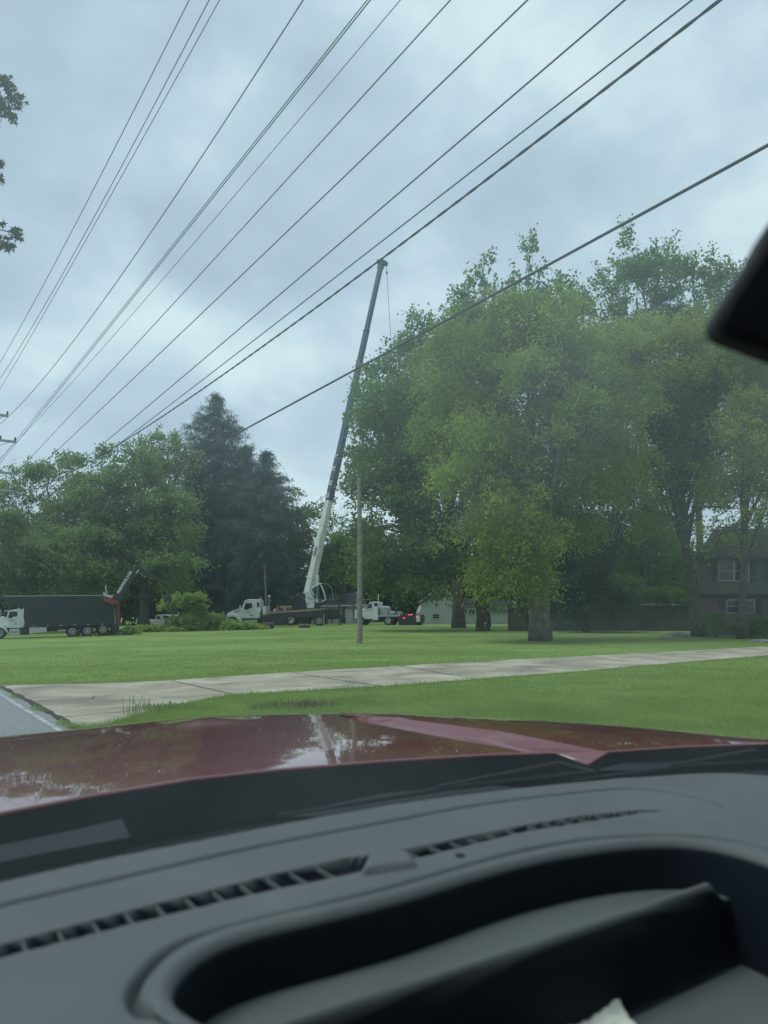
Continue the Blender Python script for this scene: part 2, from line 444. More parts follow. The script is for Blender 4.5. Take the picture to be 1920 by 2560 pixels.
# weeds: two thin clumps by the driveway and a brown patch in front of the hood
def weed(u, v, hh, nb, spread, m, name, label, grp=None):
    p = gnd(u, v); r = np.random.default_rng(int(u))
    o = empty(name, p, 0, label, 'weeds', grp)
    a = r.random(nb) * 6.28; rad = r.random(nb) * spread
    x = np.cos(a) * rad; y = np.sin(a) * rad * 0.6; hg = hh * (0.4 + 0.6 * r.random(nb))
    V = np.zeros((nb, 4, 3)); w_ = 0.008
    lx = r.normal(0, .25, nb) * hg; ly = r.normal(0, .25, nb) * hg
    V[:, 0] = np.stack([x - w_, y, 0 * x], 1); V[:, 1] = np.stack([x + w_, y, 0 * x], 1)
    V[:, 2] = np.stack([x + lx + w_ * .7, y + ly, hg], 1); V[:, 3] = np.stack([x + lx - w_ * .3, y + ly, hg * 1.02], 1)
    f = quads_mesh('foliage', V.reshape(-1, 3), m, o)
    return o
M_WEED = leafmat('weed_leaf', (0.18, 0.26, 0.08), (0.3, 0.4, 0.15), 0.3, 2)
M_DRYW = leafmat('dry_weed', (0.13, 0.11, 0.06), (0.24, 0.22, 0.12), 0.2, 3)
weed(345, 1787, 0.36, 16, 0.45, M_WEED, 'weed_clump', 'thin seed stalks standing at the driveway corner near the red hood')
weed(400, 1776, 0.15, 120, 0.6, M_WEED, 'weed_clump', 'low tangle of weeds along the driveway edge right of the seed stalks')
weed(760, 1768, 0.12, 300, 0.7, M_DRYW, 'weed_clump', 'brown dried weed patch on the lawn just beyond the hood')
weed(690, 1772, 0.12, 400, 0.5, M_WEED, 'weed_clump', 'coarse green weeds left of the brown dried patch')

# ------------------------------------------------------------------ trees
def nrm(a): return a / np.maximum(1e-9, np.linalg.norm(a, axis=-1, keepdims=True))
def sprays(rng, P, D, nleaf, L, lw, ll, droop=0.5, scat=0.35):
    """leaf quads along drooping twigs starting at P with direction D"""
    n = len(P)
    t = rng.random((n, nleaf)) ** 0.8
    Ls = L * (0.6 + 0.8 * rng.random((n, 1)))
    pos = P[:, None] + D[:, None] * (Ls * t)[..., None]
    pos[..., 2] -= droop * Ls * t * t
    pos += rng.normal(0, scat * L * 0.5, (n, nleaf, 3))
    a = nrm(D[:, None] * 0.7 + rng.normal(0, 0.8, (n, nleaf, 3)) + np.array([0, 0, -0.35]))
    s = nrm(np.cross(a, nrm(rng.normal(0, 1, (n, nleaf, 3)) + np.array([0, 0, 0.9]))))
    sz = (0.6 + 0.8 * rng.random((n, nleaf, 1)))
    l = a * ll * sz; w_ = s * lw * 0.5 * sz
    V = np.stack([pos, pos + l * 0.5 + w_, pos + l, pos + l * 0.5 - w_], 2)
    tint = np.repeat(rng.random((n, 1)) * 0.6, nleaf, 1) + 0.4 * rng.random((n, nleaf))
    return V.reshape(-1, 3), tint.ravel()
def lobe_points(rng, c, r, n, seed, gap=0.0, inner=0.45, clump=.55, cl_n=34):
    m = max(4, n // cl_n)
    cd = nrm(rng.normal(0, 1, (m, 3))); crd = inner + (1 - inner) * rng.random(m) ** 0.5
    pick = rng.integers(0, m, n); rm = float(np.mean(r)); cs_ = clump / max(.5, rm)
    q_ = cd[pick] * crd[pick][:, None] + rng.normal(0, 1, (n, 3)) * np.array([cs_, cs_, cs_ * .5])
    rad = np.maximum(1e-3, np.linalg.norm(q_, axis=1)); d = q_ / rad[:, None]; rad = np.minimum(rad, 1.15)
    out_p, out_d = [], []
    for i in range(n):
        q = Vector(d[i]) * 2.2 + Vector((seed * 3.1, seed, 0))
        b = 1 + 0.42 * mnoise.noise(q) + 0.2 * mnoise.noise(q * 2.7)
        p = c + d[i] * r * rad[i] * b
        if gap and mnoise.noise(Vector(p) * 0.55 + Vector((seed, 0, 0))) < gap - 0.5: continue
        out_p.append(p); out_d.append(nrm(d[i] * np.array([1, 1, 0.7]) + rng.normal(0, 0.35, 3) + np.array([0, 0, 0.25])))
    return np.array(out_p), np.array(out_d)
def make_tree(name, label, u, Y, lobes, leaf, bark, tr=0.35, dens=1.0, lsize=(0.12, 0.2), nleaf=20, L=0.9, droop=0.5,
              gap=0.28, seed=1, cat='tree', group=None, forks=None, bend=0.0, trunk_top=None, twin=0.0, limbs=True, shrink=.6):
    rng = np.random.default_rng(seed)
    base = gpt(u, Y); k = Y / F
    o = empty(name, base, 0, label, cat, group)
    cs = []
    VV, TT = [], []
    for li, lb in enumerate(lobes):
        lu, lv, ru, rv, dy = lb[:5]; dn = lb[5] if len(lb) > 5 else 1.0
        c = np.array(at(lu, lv, Y + dy) - base); ra, rb_ = max(ru * k - shrink * L, ru * k * .5), max(rv * k - shrink * L, rv * k * .5); r = np.array([ra, 0.85 * (ra + rb_) * 0.5, rb_])
        area = (r[0] * r[2] + r[0] * r[1] + r[1] * r[2]) / 3
        n = int(area * 80.0 * dens * dn / (L / 0.9) ** 1.5)
        cs.append((c, r))
        P, D = lobe_points(rng, c, r, n, seed + li * 1.7, gap, clump=.62 * L)
        if len(P) == 0: continue
        P[:, 2] = np.maximum(P[:, 2], 0.25)
        V, T = sprays(rng, P, D, nleaf, L, lsize[0], lsize[1], droop)
        VV.append(V); TT.append(T)
    quads_mesh('crown', np.concatenate(VV), leaf, o, np.concatenate(TT))
    mb = MB()
    allc = np.array([c for c, r in cs]); top_z = trunk_top if trunk_top else float(np.mean(allc[:, 2]))
    mean = allc.mean(0)
    for g in ([0] if not twin else [-1, 1]):
        pts, rd_ = [], []
        for i in range(9):
            s = i / 8; z = -0.15 + (top_z + .15) * s
            pts.append((g * twin * (0.5 + s) + mean[0] * s * s * 0.7 + bend * math.sin(s * 3), mean[1] * s * s * 0.7 + .1 * math.sin(5 * s + seed), z))
            rd_.append(tr * (1.35 - 0.35 * min(1, s * 8)) * (1 - 0.84 * s) / (1.25 if twin else 1))
        mb.tube(pts, rd_, 12)
    if limbs:
        for c, r in cs:
            s = rng.uniform(0.35, 0.8); a = Vector(pts[int(s * 8)]); c = Vector(c)
            r0 = tr * 0.42 * (1 - 0.4 * s)
            m1 = a.lerp(c, 0.5) + Vector(rng.normal(0, 0.5, 3)) + Vector((0, 0, 0.1 * (c - a).length))
            mb.tube([a, a.lerp(m1, .5) + Vector((0, 0, .15)), m1, c], [r0, r0 * .8, r0 * .6, r0 * .4], 7)
            for j in range(int(5 + 3 * dens)):
                d = nrm(rng.normal(0, 1, 3) + np.array([0, 0, .25])); e_ = Vector(np.array(c) + d * r * 0.95)
                st = m1.lerp(c, rng.uniform(0.1, 1.0))
                md = st.lerp(e_, .5) + Vector(rng.normal(0, .25, 3)) + Vector((0, 0, .2))
                mb.tube([st, md, e_], [r0 * .3, r0 * .18, r0 * .05 + .006], 5)
                for q in range(3):
                    e2 = md.lerp(e_, rng.uniform(.2, 1)) ; e3 = e2 + Vector(nrm(rng.normal(0, 1, 3) + d)) * float(np.mean(r)) * .4
                    mb.tube([e2, e2.lerp(e3, .5) + Vector((0, 0, .08)), e3], [r0 * .12 + .004, r0 * .07 + .004, .006], 4)
    mb.build('trunk', bark, o, smooth=True)
    return o

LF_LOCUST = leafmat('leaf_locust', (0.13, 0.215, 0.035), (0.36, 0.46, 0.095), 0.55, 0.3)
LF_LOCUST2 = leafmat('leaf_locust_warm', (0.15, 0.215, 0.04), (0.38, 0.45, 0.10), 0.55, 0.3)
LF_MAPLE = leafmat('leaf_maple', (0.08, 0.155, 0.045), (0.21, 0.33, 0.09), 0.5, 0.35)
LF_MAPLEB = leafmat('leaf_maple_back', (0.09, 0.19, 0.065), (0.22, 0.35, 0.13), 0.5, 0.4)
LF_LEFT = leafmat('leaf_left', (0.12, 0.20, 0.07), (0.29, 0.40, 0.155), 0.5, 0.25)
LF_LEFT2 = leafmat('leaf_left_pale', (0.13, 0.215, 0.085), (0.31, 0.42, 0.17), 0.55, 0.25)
LF_SPRUCE = leafmat('needle_blue', (0.045, 0.08, 0.08), (0.15, 0.215, 0.195), 0.2, 0.5)
LF_CON = leafmat('needle_green', (0.03, 0.06, 0.04), (0.08, 0.14, 0.07), 0.15, 0.5)
LF_BRUSH = leafmat('leaf_fresh', (0.19, 0.29, 0.07), (0.40, 0.52, 0.15), 0.5, 0.8)
LF_SHRUB = leafmat('leaf_shrub', (0.07, 0.14, 0.03), (0.18, 0.27, 0.06), 0.45, 0.6)
LF_BACK = leafmat('leaf_back', (0.04, 0.08, 0.03), (0.09, 0.15, 0.05), 0.4, 0.2)

# right hand group
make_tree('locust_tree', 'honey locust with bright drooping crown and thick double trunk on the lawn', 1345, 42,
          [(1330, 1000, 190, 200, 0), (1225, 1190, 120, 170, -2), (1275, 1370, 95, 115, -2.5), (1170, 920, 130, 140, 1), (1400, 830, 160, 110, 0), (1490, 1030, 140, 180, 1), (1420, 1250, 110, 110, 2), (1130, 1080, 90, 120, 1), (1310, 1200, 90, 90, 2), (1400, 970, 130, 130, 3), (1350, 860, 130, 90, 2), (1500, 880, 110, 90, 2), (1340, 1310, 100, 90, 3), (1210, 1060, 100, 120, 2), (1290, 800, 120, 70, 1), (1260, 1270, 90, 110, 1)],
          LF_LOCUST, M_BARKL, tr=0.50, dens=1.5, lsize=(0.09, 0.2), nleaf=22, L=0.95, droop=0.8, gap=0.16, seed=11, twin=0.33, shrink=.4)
make_tree('locust_tree', 'spreading locust with gaps of sky in its crown standing before the brick and siding house', 1740, 49,
          [(1690, 930, 190, 130, 0), (1830, 1020, 160, 160, 2), (1590, 1090, 110, 150, 0), (1700, 1180, 130, 80, 1, .5), (1780, 860, 160, 80, 0), (1980, 1000, 120, 200, 3), (1560, 1260, 80, 80, -1, .6), (1830, 1270, 110, 90, 0, .5), (1640, 1010, 120, 120, 2), (1740, 1080, 130, 110, 2), (1660, 1250, 90, 70, 2, .8), (1780, 940, 120, 80, 2), (1540, 850, 100, 70, 1), (1760, 1180, 90, 80, 1, .8), (1800, 800, 90, 50, 2, .8), (1560, 960, 90, 90, 1), (1650, 850, 110, 70, 0), (1640, 1180, 100, 90, 2, .8)],
          LF_LOCUST2, M_BARK, tr=0.42, dens=1.4, lsize=(0.09, 0.2), nleaf=20, L=0.95, droop=0.7, gap=0.24, seed=12, shrink=.4, bend=-0.6)
make_tree('locust_tree', 'rightmost locust whose slim dark trunk crosses the siding house', 1845, 45,
          [(1900, 930, 110, 110, 0), (1930, 1130, 100, 140, 0, .6), (2010, 1010, 120, 150, 0), (1850, 1060, 80, 90, -1, .7), (1880, 1230, 70, 70, -1, .5), (1820, 1150, 90, 90, 0, .9), (1900, 1320, 60, 50, -1, .5), (1790, 1320, 50, 40, -1, .5)],
          LF_LOCUST2, M_BARK, tr=0.30, dens=1.2, lsize=(0.09, 0.2), nleaf=20, gap=0.26, shrink=.4, seed=13, bend=0.2)
make_tree('maple_tree', 'broad dark maple with black trunk on the lawn right of the flatbed truck', 1205, 62,
          [(1010, 1090, 130, 180, 0), (960, 1320, 105, 130, -1), (1100, 1240, 130, 190, 1), (1090, 980, 120, 150, 2), (945, 1200, 70, 120, 0), (1050, 1410, 110, 75, -2), (1180, 1330, 90, 120, 2), (925, 1400, 50, 80, 0), (960, 1460, 60, 40, 0)],
          LF_MAPLE, M_BARK, tr=0.48, dens=1.1, lsize=(0.2, 0.26), nleaf=18, L=1.2, droop=0.35, gap=0.22, seed=14)
make_tree('maple_tree', 'tall grey trunked maple whose crown reaches towards the crane boom', 1145, 72,
          [(1010, 950, 85, 90, 0), (960, 1040, 85, 110, 0), (932, 1150, 60, 90, 0, .8), (1090, 840, 90, 80, 0), (912, 1090, 38, 50, 0, .6), (1190, 850, 90, 90, 2), (1070, 1100, 120, 150, 3), (1180, 1050, 110, 130, 2), (1280, 1160, 110, 130, 3), (1030, 870, 60, 45, 0, .7), (903, 1240, 45, 70, 0, .5), (918, 1320, 45, 60, 0, .8), (922, 1010, 36, 50, 0, .6)],
          LF_MAPLEB, M_BARKL, tr=0.55, dens=1.0, lsize=(0.22, 0.3), nleaf=18, L=1.3, droop=0.2, gap=0.3, seed=15)
make_tree('tall_tree', 'tall tree with upright tufted top rising behind the locust crowns beside the mirror', 1620, 80,
          [(1600, 640, 60, 70, 0), (1560, 690, 80, 60, 0), (1650, 690, 50, 90, 0), (1500, 760, 90, 60, 0), (1640, 790, 90, 50, 0, .8), (1610, 900, 120, 120, 0, .8)],
          LF_MAPLEB, M_BARK, tr=0.5, dens=1.0, lsize=(0.24, 0.32), nleaf=18, L=1.3, droop=-0.5, gap=0.36, seed=16, group=None)
make_tree('tall_tree', 'lower tufted tree behind the locusts directly left of the mirror', 1750, 82,
          [(1730, 690, 70, 60, 0), (1800, 720, 60, 70, 0), (1690, 780, 70, 70, 0, .7), (1790, 820, 90, 90, 0)],
          LF_MAPLEB, M_BARK, tr=0.45, dens=0.9, lsize=(0.24, 0.32), nleaf=18, L=1.3, droop=-0.5, gap=0.32, seed=17)
make_tree('slender_tree', 'slender tree with a pointed leading twig poking above the locust crown', 1320, 74,
          [(1325, 640, 16, 50, 0), (1320, 700, 45, 40, 0, .8), (1290, 760, 70, 60, 0, .8), (1400, 740, 60, 60, 0, .6), (1350, 830, 90, 90, 0)],
          LF_MAPLEB, M_BARK, tr=0.3, dens=0.8, lsize=(0.24, 0.32), nleaf=16, L=1.1, droop=-0.4, gap=0.36, seed=18)
make_tree('slender_tree', 'small upright tree tip left of the pointed one over the maple crown', 1215, 76,
          [(1205, 690, 30, 50, 0, .9), (1240, 730, 40, 35, 0, .8), (1190, 780, 60, 60, 0, .9), (1160, 800, 45, 35, 0, .6), (1210, 880, 80, 80, 0)],
          LF_MAPLEB, M_BARK, tr=0.3, dens=0.8, lsize=(0.24, 0.32), nleaf=16, L=1.1, droop=-0.4, gap=0.34, seed=19)
make_tree('yew_tree', 'dense dark evergreen with foliage to the lawn between the double trunk and the fence', 1460, 58,
          [(1450, 1400, 75, 150, 0), (1480, 1500, 90, 50, 0), (1410, 1330, 50, 90, 1)],
          LF_CON, M_BARK, tr=0.25, dens=1.3, lsize=(0.10, 0.3), nleaf=20, L=0.9, droop=0.5, gap=0.1, seed=20, limbs=False)
make_tree('garden_tree', 'yellowish tree behind the dark fence right of the evergreen', 1600, 76,
          [(1570, 1330, 90, 90, 0), (1650, 1400, 80, 70, 0), (1540, 1420, 60, 60, 0), (1640, 1290, 60, 70, 0, .7)],
          LF_SHRUB, M_BARK, tr=0.25, dens=1.0, lsize=(0.16, 0.24), nleaf=18, L=1.1, gap=0.2, seed=21)
make_tree('garden_tree', 'leafy mid green tree filling the gap between the double trunk and the leaning locust trunk', 1530, 70,
          [(1500, 1180, 90, 110, 0), (1560, 1290, 90, 90, 1), (1650, 1330, 80, 70, 2, .8), (1500, 1060, 80, 90, 1), (1610, 1160, 70, 80, 2, .7), (1420, 1150, 70, 90, 0)],
          LF_MAPLE, M_BARK, tr=0.3, dens=1.0, lsize=(0.16, 0.24), nleaf=18, L=1.1, gap=0.22, seed=24)
make_tree('arching_shrub', 'pale leafed arching shrub leaning over the dark fence', 1580, 66,
          [(1560, 1465, 60, 32, 0), (1630, 1480, 60, 28, 0), (1680, 1490, 45, 20, 0)],
          LF_BRUSH if False else LF_SHRUB, M_BARK, tr=0.08, dens=1.6, lsize=(0.10, 0.18), nleaf=20, L=0.7, gap=0.1, seed=22, cat='shrub')
make_tree('foundation_shrub', 'leafy shrub between the leaning locust trunk and the ground floor window', 1780, 47,
          [(1775, 1560, 30, 30, 0), (1800, 1545, 25, 30, 0)], LF_MAPLE, M_BARK, tr=0.04, dens=1.2, lsize=(0.07, 0.1), nleaf=20, L=0.4, gap=0.0, seed=25, cat='shrub', limbs=False)
make_tree('foundation_shrub', 'dark low shrub against the brick wall at the right edge', 1900, 46,
          [(1900, 1560, 45, 28, 0), (1850, 1575, 30, 14, 0)], LF_MAPLE, M_BARK, tr=0.04, dens=2.2, lsize=(0.07, 0.1), nleaf=20, L=0.4, gap=0.0, seed=23, cat='shrub', limbs=False)
# left hand group
make_tree('shade_tree', 'airy broad tree with sky showing through, leftmost behind the black box truck', 140, 88,
          [(110, 1200, 95, 75, 0, .6), (60, 1290, 95, 85, 0, .9), (180, 1280, 90, 85, 0, .9), (220, 1190, 70, 60, 0, .7), (130, 1350, 110, 70, 1), (20, 1240, 50, 50, 0, .8)],
          LF_LEFT2, M_BARK, tr=0.45, dens=0.85, lsize=(0.22, 0.3), nleaf=15, L=1.2, gap=0.36, seed=31)
make_tree('shade_tree', 'full green tree with a thick dark trunk just right of the loader boom', 366, 82,
          [(330, 1150, 70, 80, 0, .8), (270, 1230, 90, 80, 0), (400, 1290, 90, 80, 0), (300, 1330, 110, 70, 0), (200, 1380, 120, 70, -2), (420, 1410, 80, 70, -2), (340, 1230, 100, 80, 2, .8), (250, 1310, 100, 80, 2), (440, 1310, 60, 80, 0), (170, 1300, 70, 70, 2, .8), (440, 1470, 60, 40, 2)],
          LF_LEFT, M_BARK, tr=0.60, dens=1.0, lsize=(0.2, 0.28), nleaf=17, L=1.2, gap=0.24, seed=32)
make_tree('shade_tree', 'tall thin crowned tree touching the left side of the spruce', 440, 92,
          [(400, 1110, 60, 40, 0, .7), (450, 1150, 55, 60, 0, .7), (370, 1160, 45, 45, 0, .6), (420, 1230, 80, 90, 0, .9), (360, 1130, 50, 45, 0, .8), (330, 1180, 60, 60, 0, .8)],
          LF_LEFT2, M_BARK, tr=0.4, dens=0.85, lsize=(0.22, 0.3), nleaf=15, L=1.2, gap=0.34, seed=33)
make_tree('shade_tree', 'low spreading tree overhanging the roof of the black box truck', 90, 80,
          [(60, 1390, 110, 60, 0), (150, 1420, 110, 60, 0), (-40, 1350, 110, 110, 0), (230, 1440, 90, 50, 0), (20, 1450, 90, 50, 0)],
          LF_LEFT, M_BARK, tr=0.4, dens=1.1, lsize=(0.2, 0.28), nleaf=17, L=1.2, gap=0.15, seed=34)
def spruce(name, label, u, v_top, rad_px, Y, seed, leaf=None, v_low=1520, pw=0.85, kk=3.2):
    rng = np.random.default_rng(seed); base = gpt(u, Y); k = Y / F
    o = empty(name, base, 0, label, 'tree')
    top_ = at(u, v_top, Y); H = top_.z - base.z; z0 = at(u, v_low, Y).z - base.z; RM = rad_px * k
    mb = MB(); mb.tube([(0, 0, -.1), (0, 0, H * .5), (0, 0, H - .1)], [.42, .25, .03], 9)
    Vs, Ts = [], []
    nl = int((H - z0) / 0.55)
    for i in range(nl):
        z = z0 + (H - z0) * (i + .3) / nl
        s = (H - z) / (H - z0)
        Rr = RM * min(1.0, (s * kk) ** 0.95) * (1 - .12 * min(1, s * 2))  * (1 + 0.22 * mnoise.noise(Vector((i * .35, seed, 0)))) + 0.2
        nb = int(6 + 9 * s)
        for j in range(nb):
            a = rng.random() * 6.283; ln = Rr * rng.uniform(.7, 1.12); d = np.array([math.cos(a), math.sin(a), 0])
            ts = np.linspace(.12, 1, max(4, int(ln / .35)))
            rise = 0.12 * ln; sag = 0.30 * ln
            cur = d[None] * (ln * ts)[:, None]; cur[:, 2] = z + rise * ts - sag * ts ** 2 * (0.5 + s) + 0.12 * ln * ts ** 6
            if j % 2 == 0: mb.tube([tuple(cur[0] * [.1, .1, 1]), tuple(cur[len(ts) // 2]), tuple(cur[-1])], [.05, .03, .01], 4, cap=False)
            P = np.repeat(cur, 5, 0) + rng.normal(0, .08 + .14 * s, (len(ts) * 5, 3)) * [1, 1, .6]
            D = nrm(np.tile(d, (len(P), 1)) * 0.5 + rng.normal(0, .45, (len(P), 3)) + np.array([0, 0, -.75 * min(1, s + .25)]))
            V, T = sprays(rng, P, D, 6, 0.55 + .2 * s, 0.07, 0.36, 0.2, 0.3); Vs.append(V); Ts.append(T)
    quads_mesh('crown', np.concatenate(Vs), leaf or LF_SPRUCE, o, np.concatenate(Ts))
    mb.build('trunk', M_BARK, o)
    return o
spruce('spruce_tree', 'tallest dark blue spruce with a pointed top behind the crane truck cab', 528, 985, 98, 106, 41, kk=4.0)
spruce('spruce_tree', 'dark spruce hanging against the right flank of the tallest spruce', 612, 1112, 84, 104, 42, kk=3.4)
spruce('spruce_tree', 'shorter spruce with drooping branch tips nearest the crane boom', 662, 1128, 90, 101, 43, leaf=LF_SPRUCE, pw=.65)
spruce('spruce_tree', 'dark spruce left of the tallest one, tucked behind the shade trees', 482, 1150, 50, 103, 44, leaf=LF_CON, pw=.6)
spruce('fir_tree', 'small green fir seen between the crane boom base and the bare pole', 845, 1335, 60, 112, 45, leaf=LF_CON, v_low=1540, pw=.7)
make_tree('roadside_tree', 'light green tree between the short spruce and the white boom section', 745, 108,
          [(725, 1240, 35, 40, 0, .8), (760, 1300, 45, 50, 0), (720, 1350, 60, 70, 0), (770, 1400, 60, 60, 0)],
          LF_LEFT, M_BARK, tr=.3, dens=.9, lsize=(.26, .34), nleaf=15, L=1.3, gap=.2, seed=46)
make_tree('bare_twig_tree', 'thin early leafing tree with bare twigs right of the white boom section', 860, 104,
          [(850, 1290, 45, 60, 0, .35), (890, 1370, 60, 70, 0, .7), (830, 1420, 50, 60, 0, .8), (930, 1430, 60, 60, 0)],
          LF_SHRUB, M_BARKL, tr=.3, dens=.9, lsize=(.22, .3), nleaf=14, L=1.2, gap=.25, seed=47)
# wooded backdrop: three prototypes, copied
def back_proto(seed, u, label):
    return make_tree('backdrop_tree', label, u, 128, [(u - 40, 1400, 75, 60, 0), (u + 45, 1420, 75, 60, 3), (u, 1470, 95, 65, -3), (u - 60, 1500, 60, 50, 0), (u + 60, 1500, 60, 50, 2)],
                     LF_BACK, M_BARK, tr=.35, dens=1.2, lsize=(.42, .5), nleaf=14, L=1.8, gap=.0, seed=seed, group='trees closing the view at the back')
def copy_tree(o, loc, rz, s, label):
    c = o.copy(); col.objects.link(c); c.location = loc; c.rotation_euler = (0, 0, rz); c.scale = (s, s, s); c['label'] = label
    for ch in list(o.children):
        d = ch.copy(); col.objects.link(d); d.parent = c
    return c
BL = 'dark dense tree in the wood closing the view behind the lawn'
bp_ = [back_proto(51, 900, BL), back_proto(52, 260, BL), back_proto(53, 1480, BL)]
rb = random.Random(5)
for i, u in enumerate([-260, -120, 20, 130, 380, 500, 620, 720, 1010, 1120, 1240, 1360, 1600, 1720, 1850, 1980, 2120, 2260]):
    copy_tree(bp_[i % 3], gpt(u, 128 + rb.uniform(-6, 14)), rb.uniform(0, 6), rb.uniform(.85, 1.1) * (0.85 if 600 < u < 900 else 1), BL)

# ------------------------------------------------------------------ cut brush piles
def brush(name, label, u, Y, lobes, seed, stalks):
    o = make_tree(name, label, u, Y, lobes, LF_BRUSH, M_BARK, tr=.05, dens=1.5, lsize=(.14, .22), nleaf=14, L=.45, shrink=.5, gap=.12, seed=seed, cat='brush pile', limbs=False, trunk_top=0.5)
    mb = MB(); r = np.random.default_rng(seed)
    for a, b in stalks:
        p = at(*a, Y) - o.location; q = at(*b, Y) - o.location
        mb.tube([p, p.lerp(q, .5) + Vector(r.normal(0, .1, 3)), q], [.05, .035, .02], 5)
    mb.build('cut_branch', M_BARKL, o)
    return o
brush('brush_pile', 'bright green pile of cut branches with one bushy limb standing upright beside the loader truck', 430, 75,
      [(385, 1581, 56, 9, 0), (450, 1572, 48, 20, 0), (425, 1498, 24, 20, 0, .8), (455, 1492, 34, 22, 0, .8), (490, 1508, 28, 24, 0, .8), (468, 1535, 36, 26, 0, .8), (355, 1576, 25, 9, 0), (475, 1556, 25, 25, 0)], 61,
      [((430, 1570), (445, 1490)), ((400, 1582), (330, 1590)), ((470, 1570), (490, 1510))])
brush('brush_pile', 'low green pile of cut branches lying before the front wheel of the crane truck', 560, 76,
      [(520, 1557, 36, 30, 0), (550, 1557, 30, 26, 0), (580, 1571, 50, 17, 0), (625, 1577, 34, 11, 0), (490, 1570, 34, 18, 0)], 62, [((520, 1580), (560, 1548))])
brush('brush_pile', 'small heap of trimmings behind the rear wheels of the black box truck', 322, 66,
      [(318, 1578, 24, 8, 0, .7), (290, 1588, 40, 3, 0, .6), (215, 1586, 30, 5, 0, .5)], 63, [((300, 1577), (360, 1580)), ((280, 1590), (340, 1574))])
LGP = Plane(668, Y=79)
a_ = LGP(655, 1562); b_ = LGP(683, 1562)
lg = empty('cut_log', LGP.O, 0, 'dark thick cut log lying on the grass under the crane truck deck', 'log')
MB().tube([(a_[0], 0, .33), (b_[0], 0.3, .33)], .34, 16).build('bark', M_BARK, lg)
lg.location.z = gz(lg.location.x)
LGP = Plane(768, Y=80)
a_ = LGP(747, 1562); b_ = LGP(775, 1566)
lg = empty('cut_log', LGP.O, 0, 'smaller broken log lying by the middle rear wheel of the crane truck', 'log')
MB().tube([(a_[0], 0, .2), (b_[0], 0.2, .18)], .2, 12).tube([(a_[0] + .5, -.3, .1), (a_[0] + .7, -.3, .55)], .05, 6).build('bark', M_BARKL, lg)

# ------------------------------------------------------------------ crane truck
def wheel(parent, c, r, wd, near=True, rimm=None, name='wheel'):
    s = 1 if near else -1
    g = MB()
    g.lathe_y(c, [(r * .62, s * wd * .1), (r * .66, 0), (r * .93, 0), (r, s * wd * .12), (r, s * wd * .88), (r * .93, s * wd), (r * .6, s * wd)], 32)
    wh = g.build(name, M_RUB, parent, smooth=False)
    h = MB(); h.lathe_y(c, [(0.01, -s * wd * .06), (r * .16, -s * wd * .05), (r * .2, s * wd * .08), (r * .42, s * wd * .3), (r * .5, s * wd * .22), (r * .58, -s * wd * .01), (r * .64, 0), (r * .64, s * wd * .5)], 32)
    h.build('rim', rimm or M_ALU, wh)
    return wh
K = Plane(700, Y=89, yaw=0.0)
ct = empty('crane_truck', K.O, K.yaw, 'white cab crane truck with its long telescopic boom raised over the lawn', 'crane truck')
def P(parent, name, l, y0, y1, m, bevel=0.03, k=None):
    k = k or K
    return MB().prism(k.px(l), y0, y1).build(name, m, parent, bevel=bevel)
m1 = K.m()
# cab + sleeper
cab = P(ct, 'cab', [(603, 1546), (603, 1520), (610, 1505), (613, 1500), (620, 1498), (648, 1498), (651, 1501), (652, 1543), (645, 1546)], 0.15, 2.4, M_WHITE, .06)
P(cab, 'roof_visor', [(608, 1504), (612, 1500.5), (618, 1499.5), (616, 1502)], .1, 2.45, M_WHITE, .01)
P(ct, 'hood', [(565, 1540), (566, 1534), (575, 1529), (599, 1521), (605, 1520), (606, 1545), (600, 1548), (594, 1548), (590, 1541), (581, 1537), (572, 1540), (567, 1551)], 0.25, 2.3, M_WHITE, .08)
P(ct, 'fender', [(564, 1552), (566, 1543), (573, 1537), (583, 1535), (594, 1539), (603, 1549), (607, 1553), (600, 1556), (594, 1548), (586, 1542), (577, 1542), (570, 1547), (567, 1556)], 0.0, 0.75, M_WHITE, .04)
P(ct, 'air_intake', [(584, 1530), (599, 1523.5), (598, 1526.5), (586, 1531)], .22, .3, M_BLACK, 0)
dr = P(ct, 'door', [(607, 1545), (607, 1523), (611, 1507), (632, 1506), (633, 1545)], 0.11, 0.15, M_WHITE, .015)
P(dr, 'window', [(609, 1524), (613, 1508.5), (630, 1507), (630, 1519), (617, 1524)], 0.09, 0.12, M_DGLASS, 0)
P(dr, 'handle', [(625, 1537), (630.5, 1537), (630.5, 1539), (625, 1539)], 0.06, 0.12, M_BLACK, 0)
for q, (x0, x1) in enumerate([(613, 626), (614, 625), (612, 626)]):
    P(dr, 'lettering', [(x0, 1527.5 + 2 * q), (x1, 1527.2 + 2 * q), (x1, 1528.1 + 2 * q), (x0, 1528.4 + 2 * q)], .098, .11, M_GREYP, 0)
P(ct, 'sleeper_window', [(642, 1506), (648, 1505.5), (648, 1518), (642, 1518)], .13, .16, M_DGLASS, 0)
P(ct, 'windshield', [(605.5, 1521), (612, 1504), (613, 1504), (606.5, 1522)], .3, 2.2, M_DGLASS, 0)
P(ct, 'step', [(611, 1550), (643, 1549.5), (643, 1557), (612, 1557)], 0.1, .6, M_CHROME, .03)
mir = P(ct, 'side_mirror', [(599, 1514), (602, 1514), (602, 1528), (600, 1528)], -.2, .0, M_WHITE, .02)
ex = K(650, 1545)
MB().tube([(ex[0], .5, ex[1]), (K(650, 1496)[0], .5, K(650, 1496)[1]), (K(651, 1491)[0], .45, K(651, 1491)[1])], [.09, .09, .08], 10).build('exhaust_pipe', M_CHROME, ct)
mast = MB(); q0 = K(671, 1535); q1 = K(671, 1492)
mast.tube([(q0[0], .6, q0[1]), (q1[0], .6, q1[1])], .07, 8)
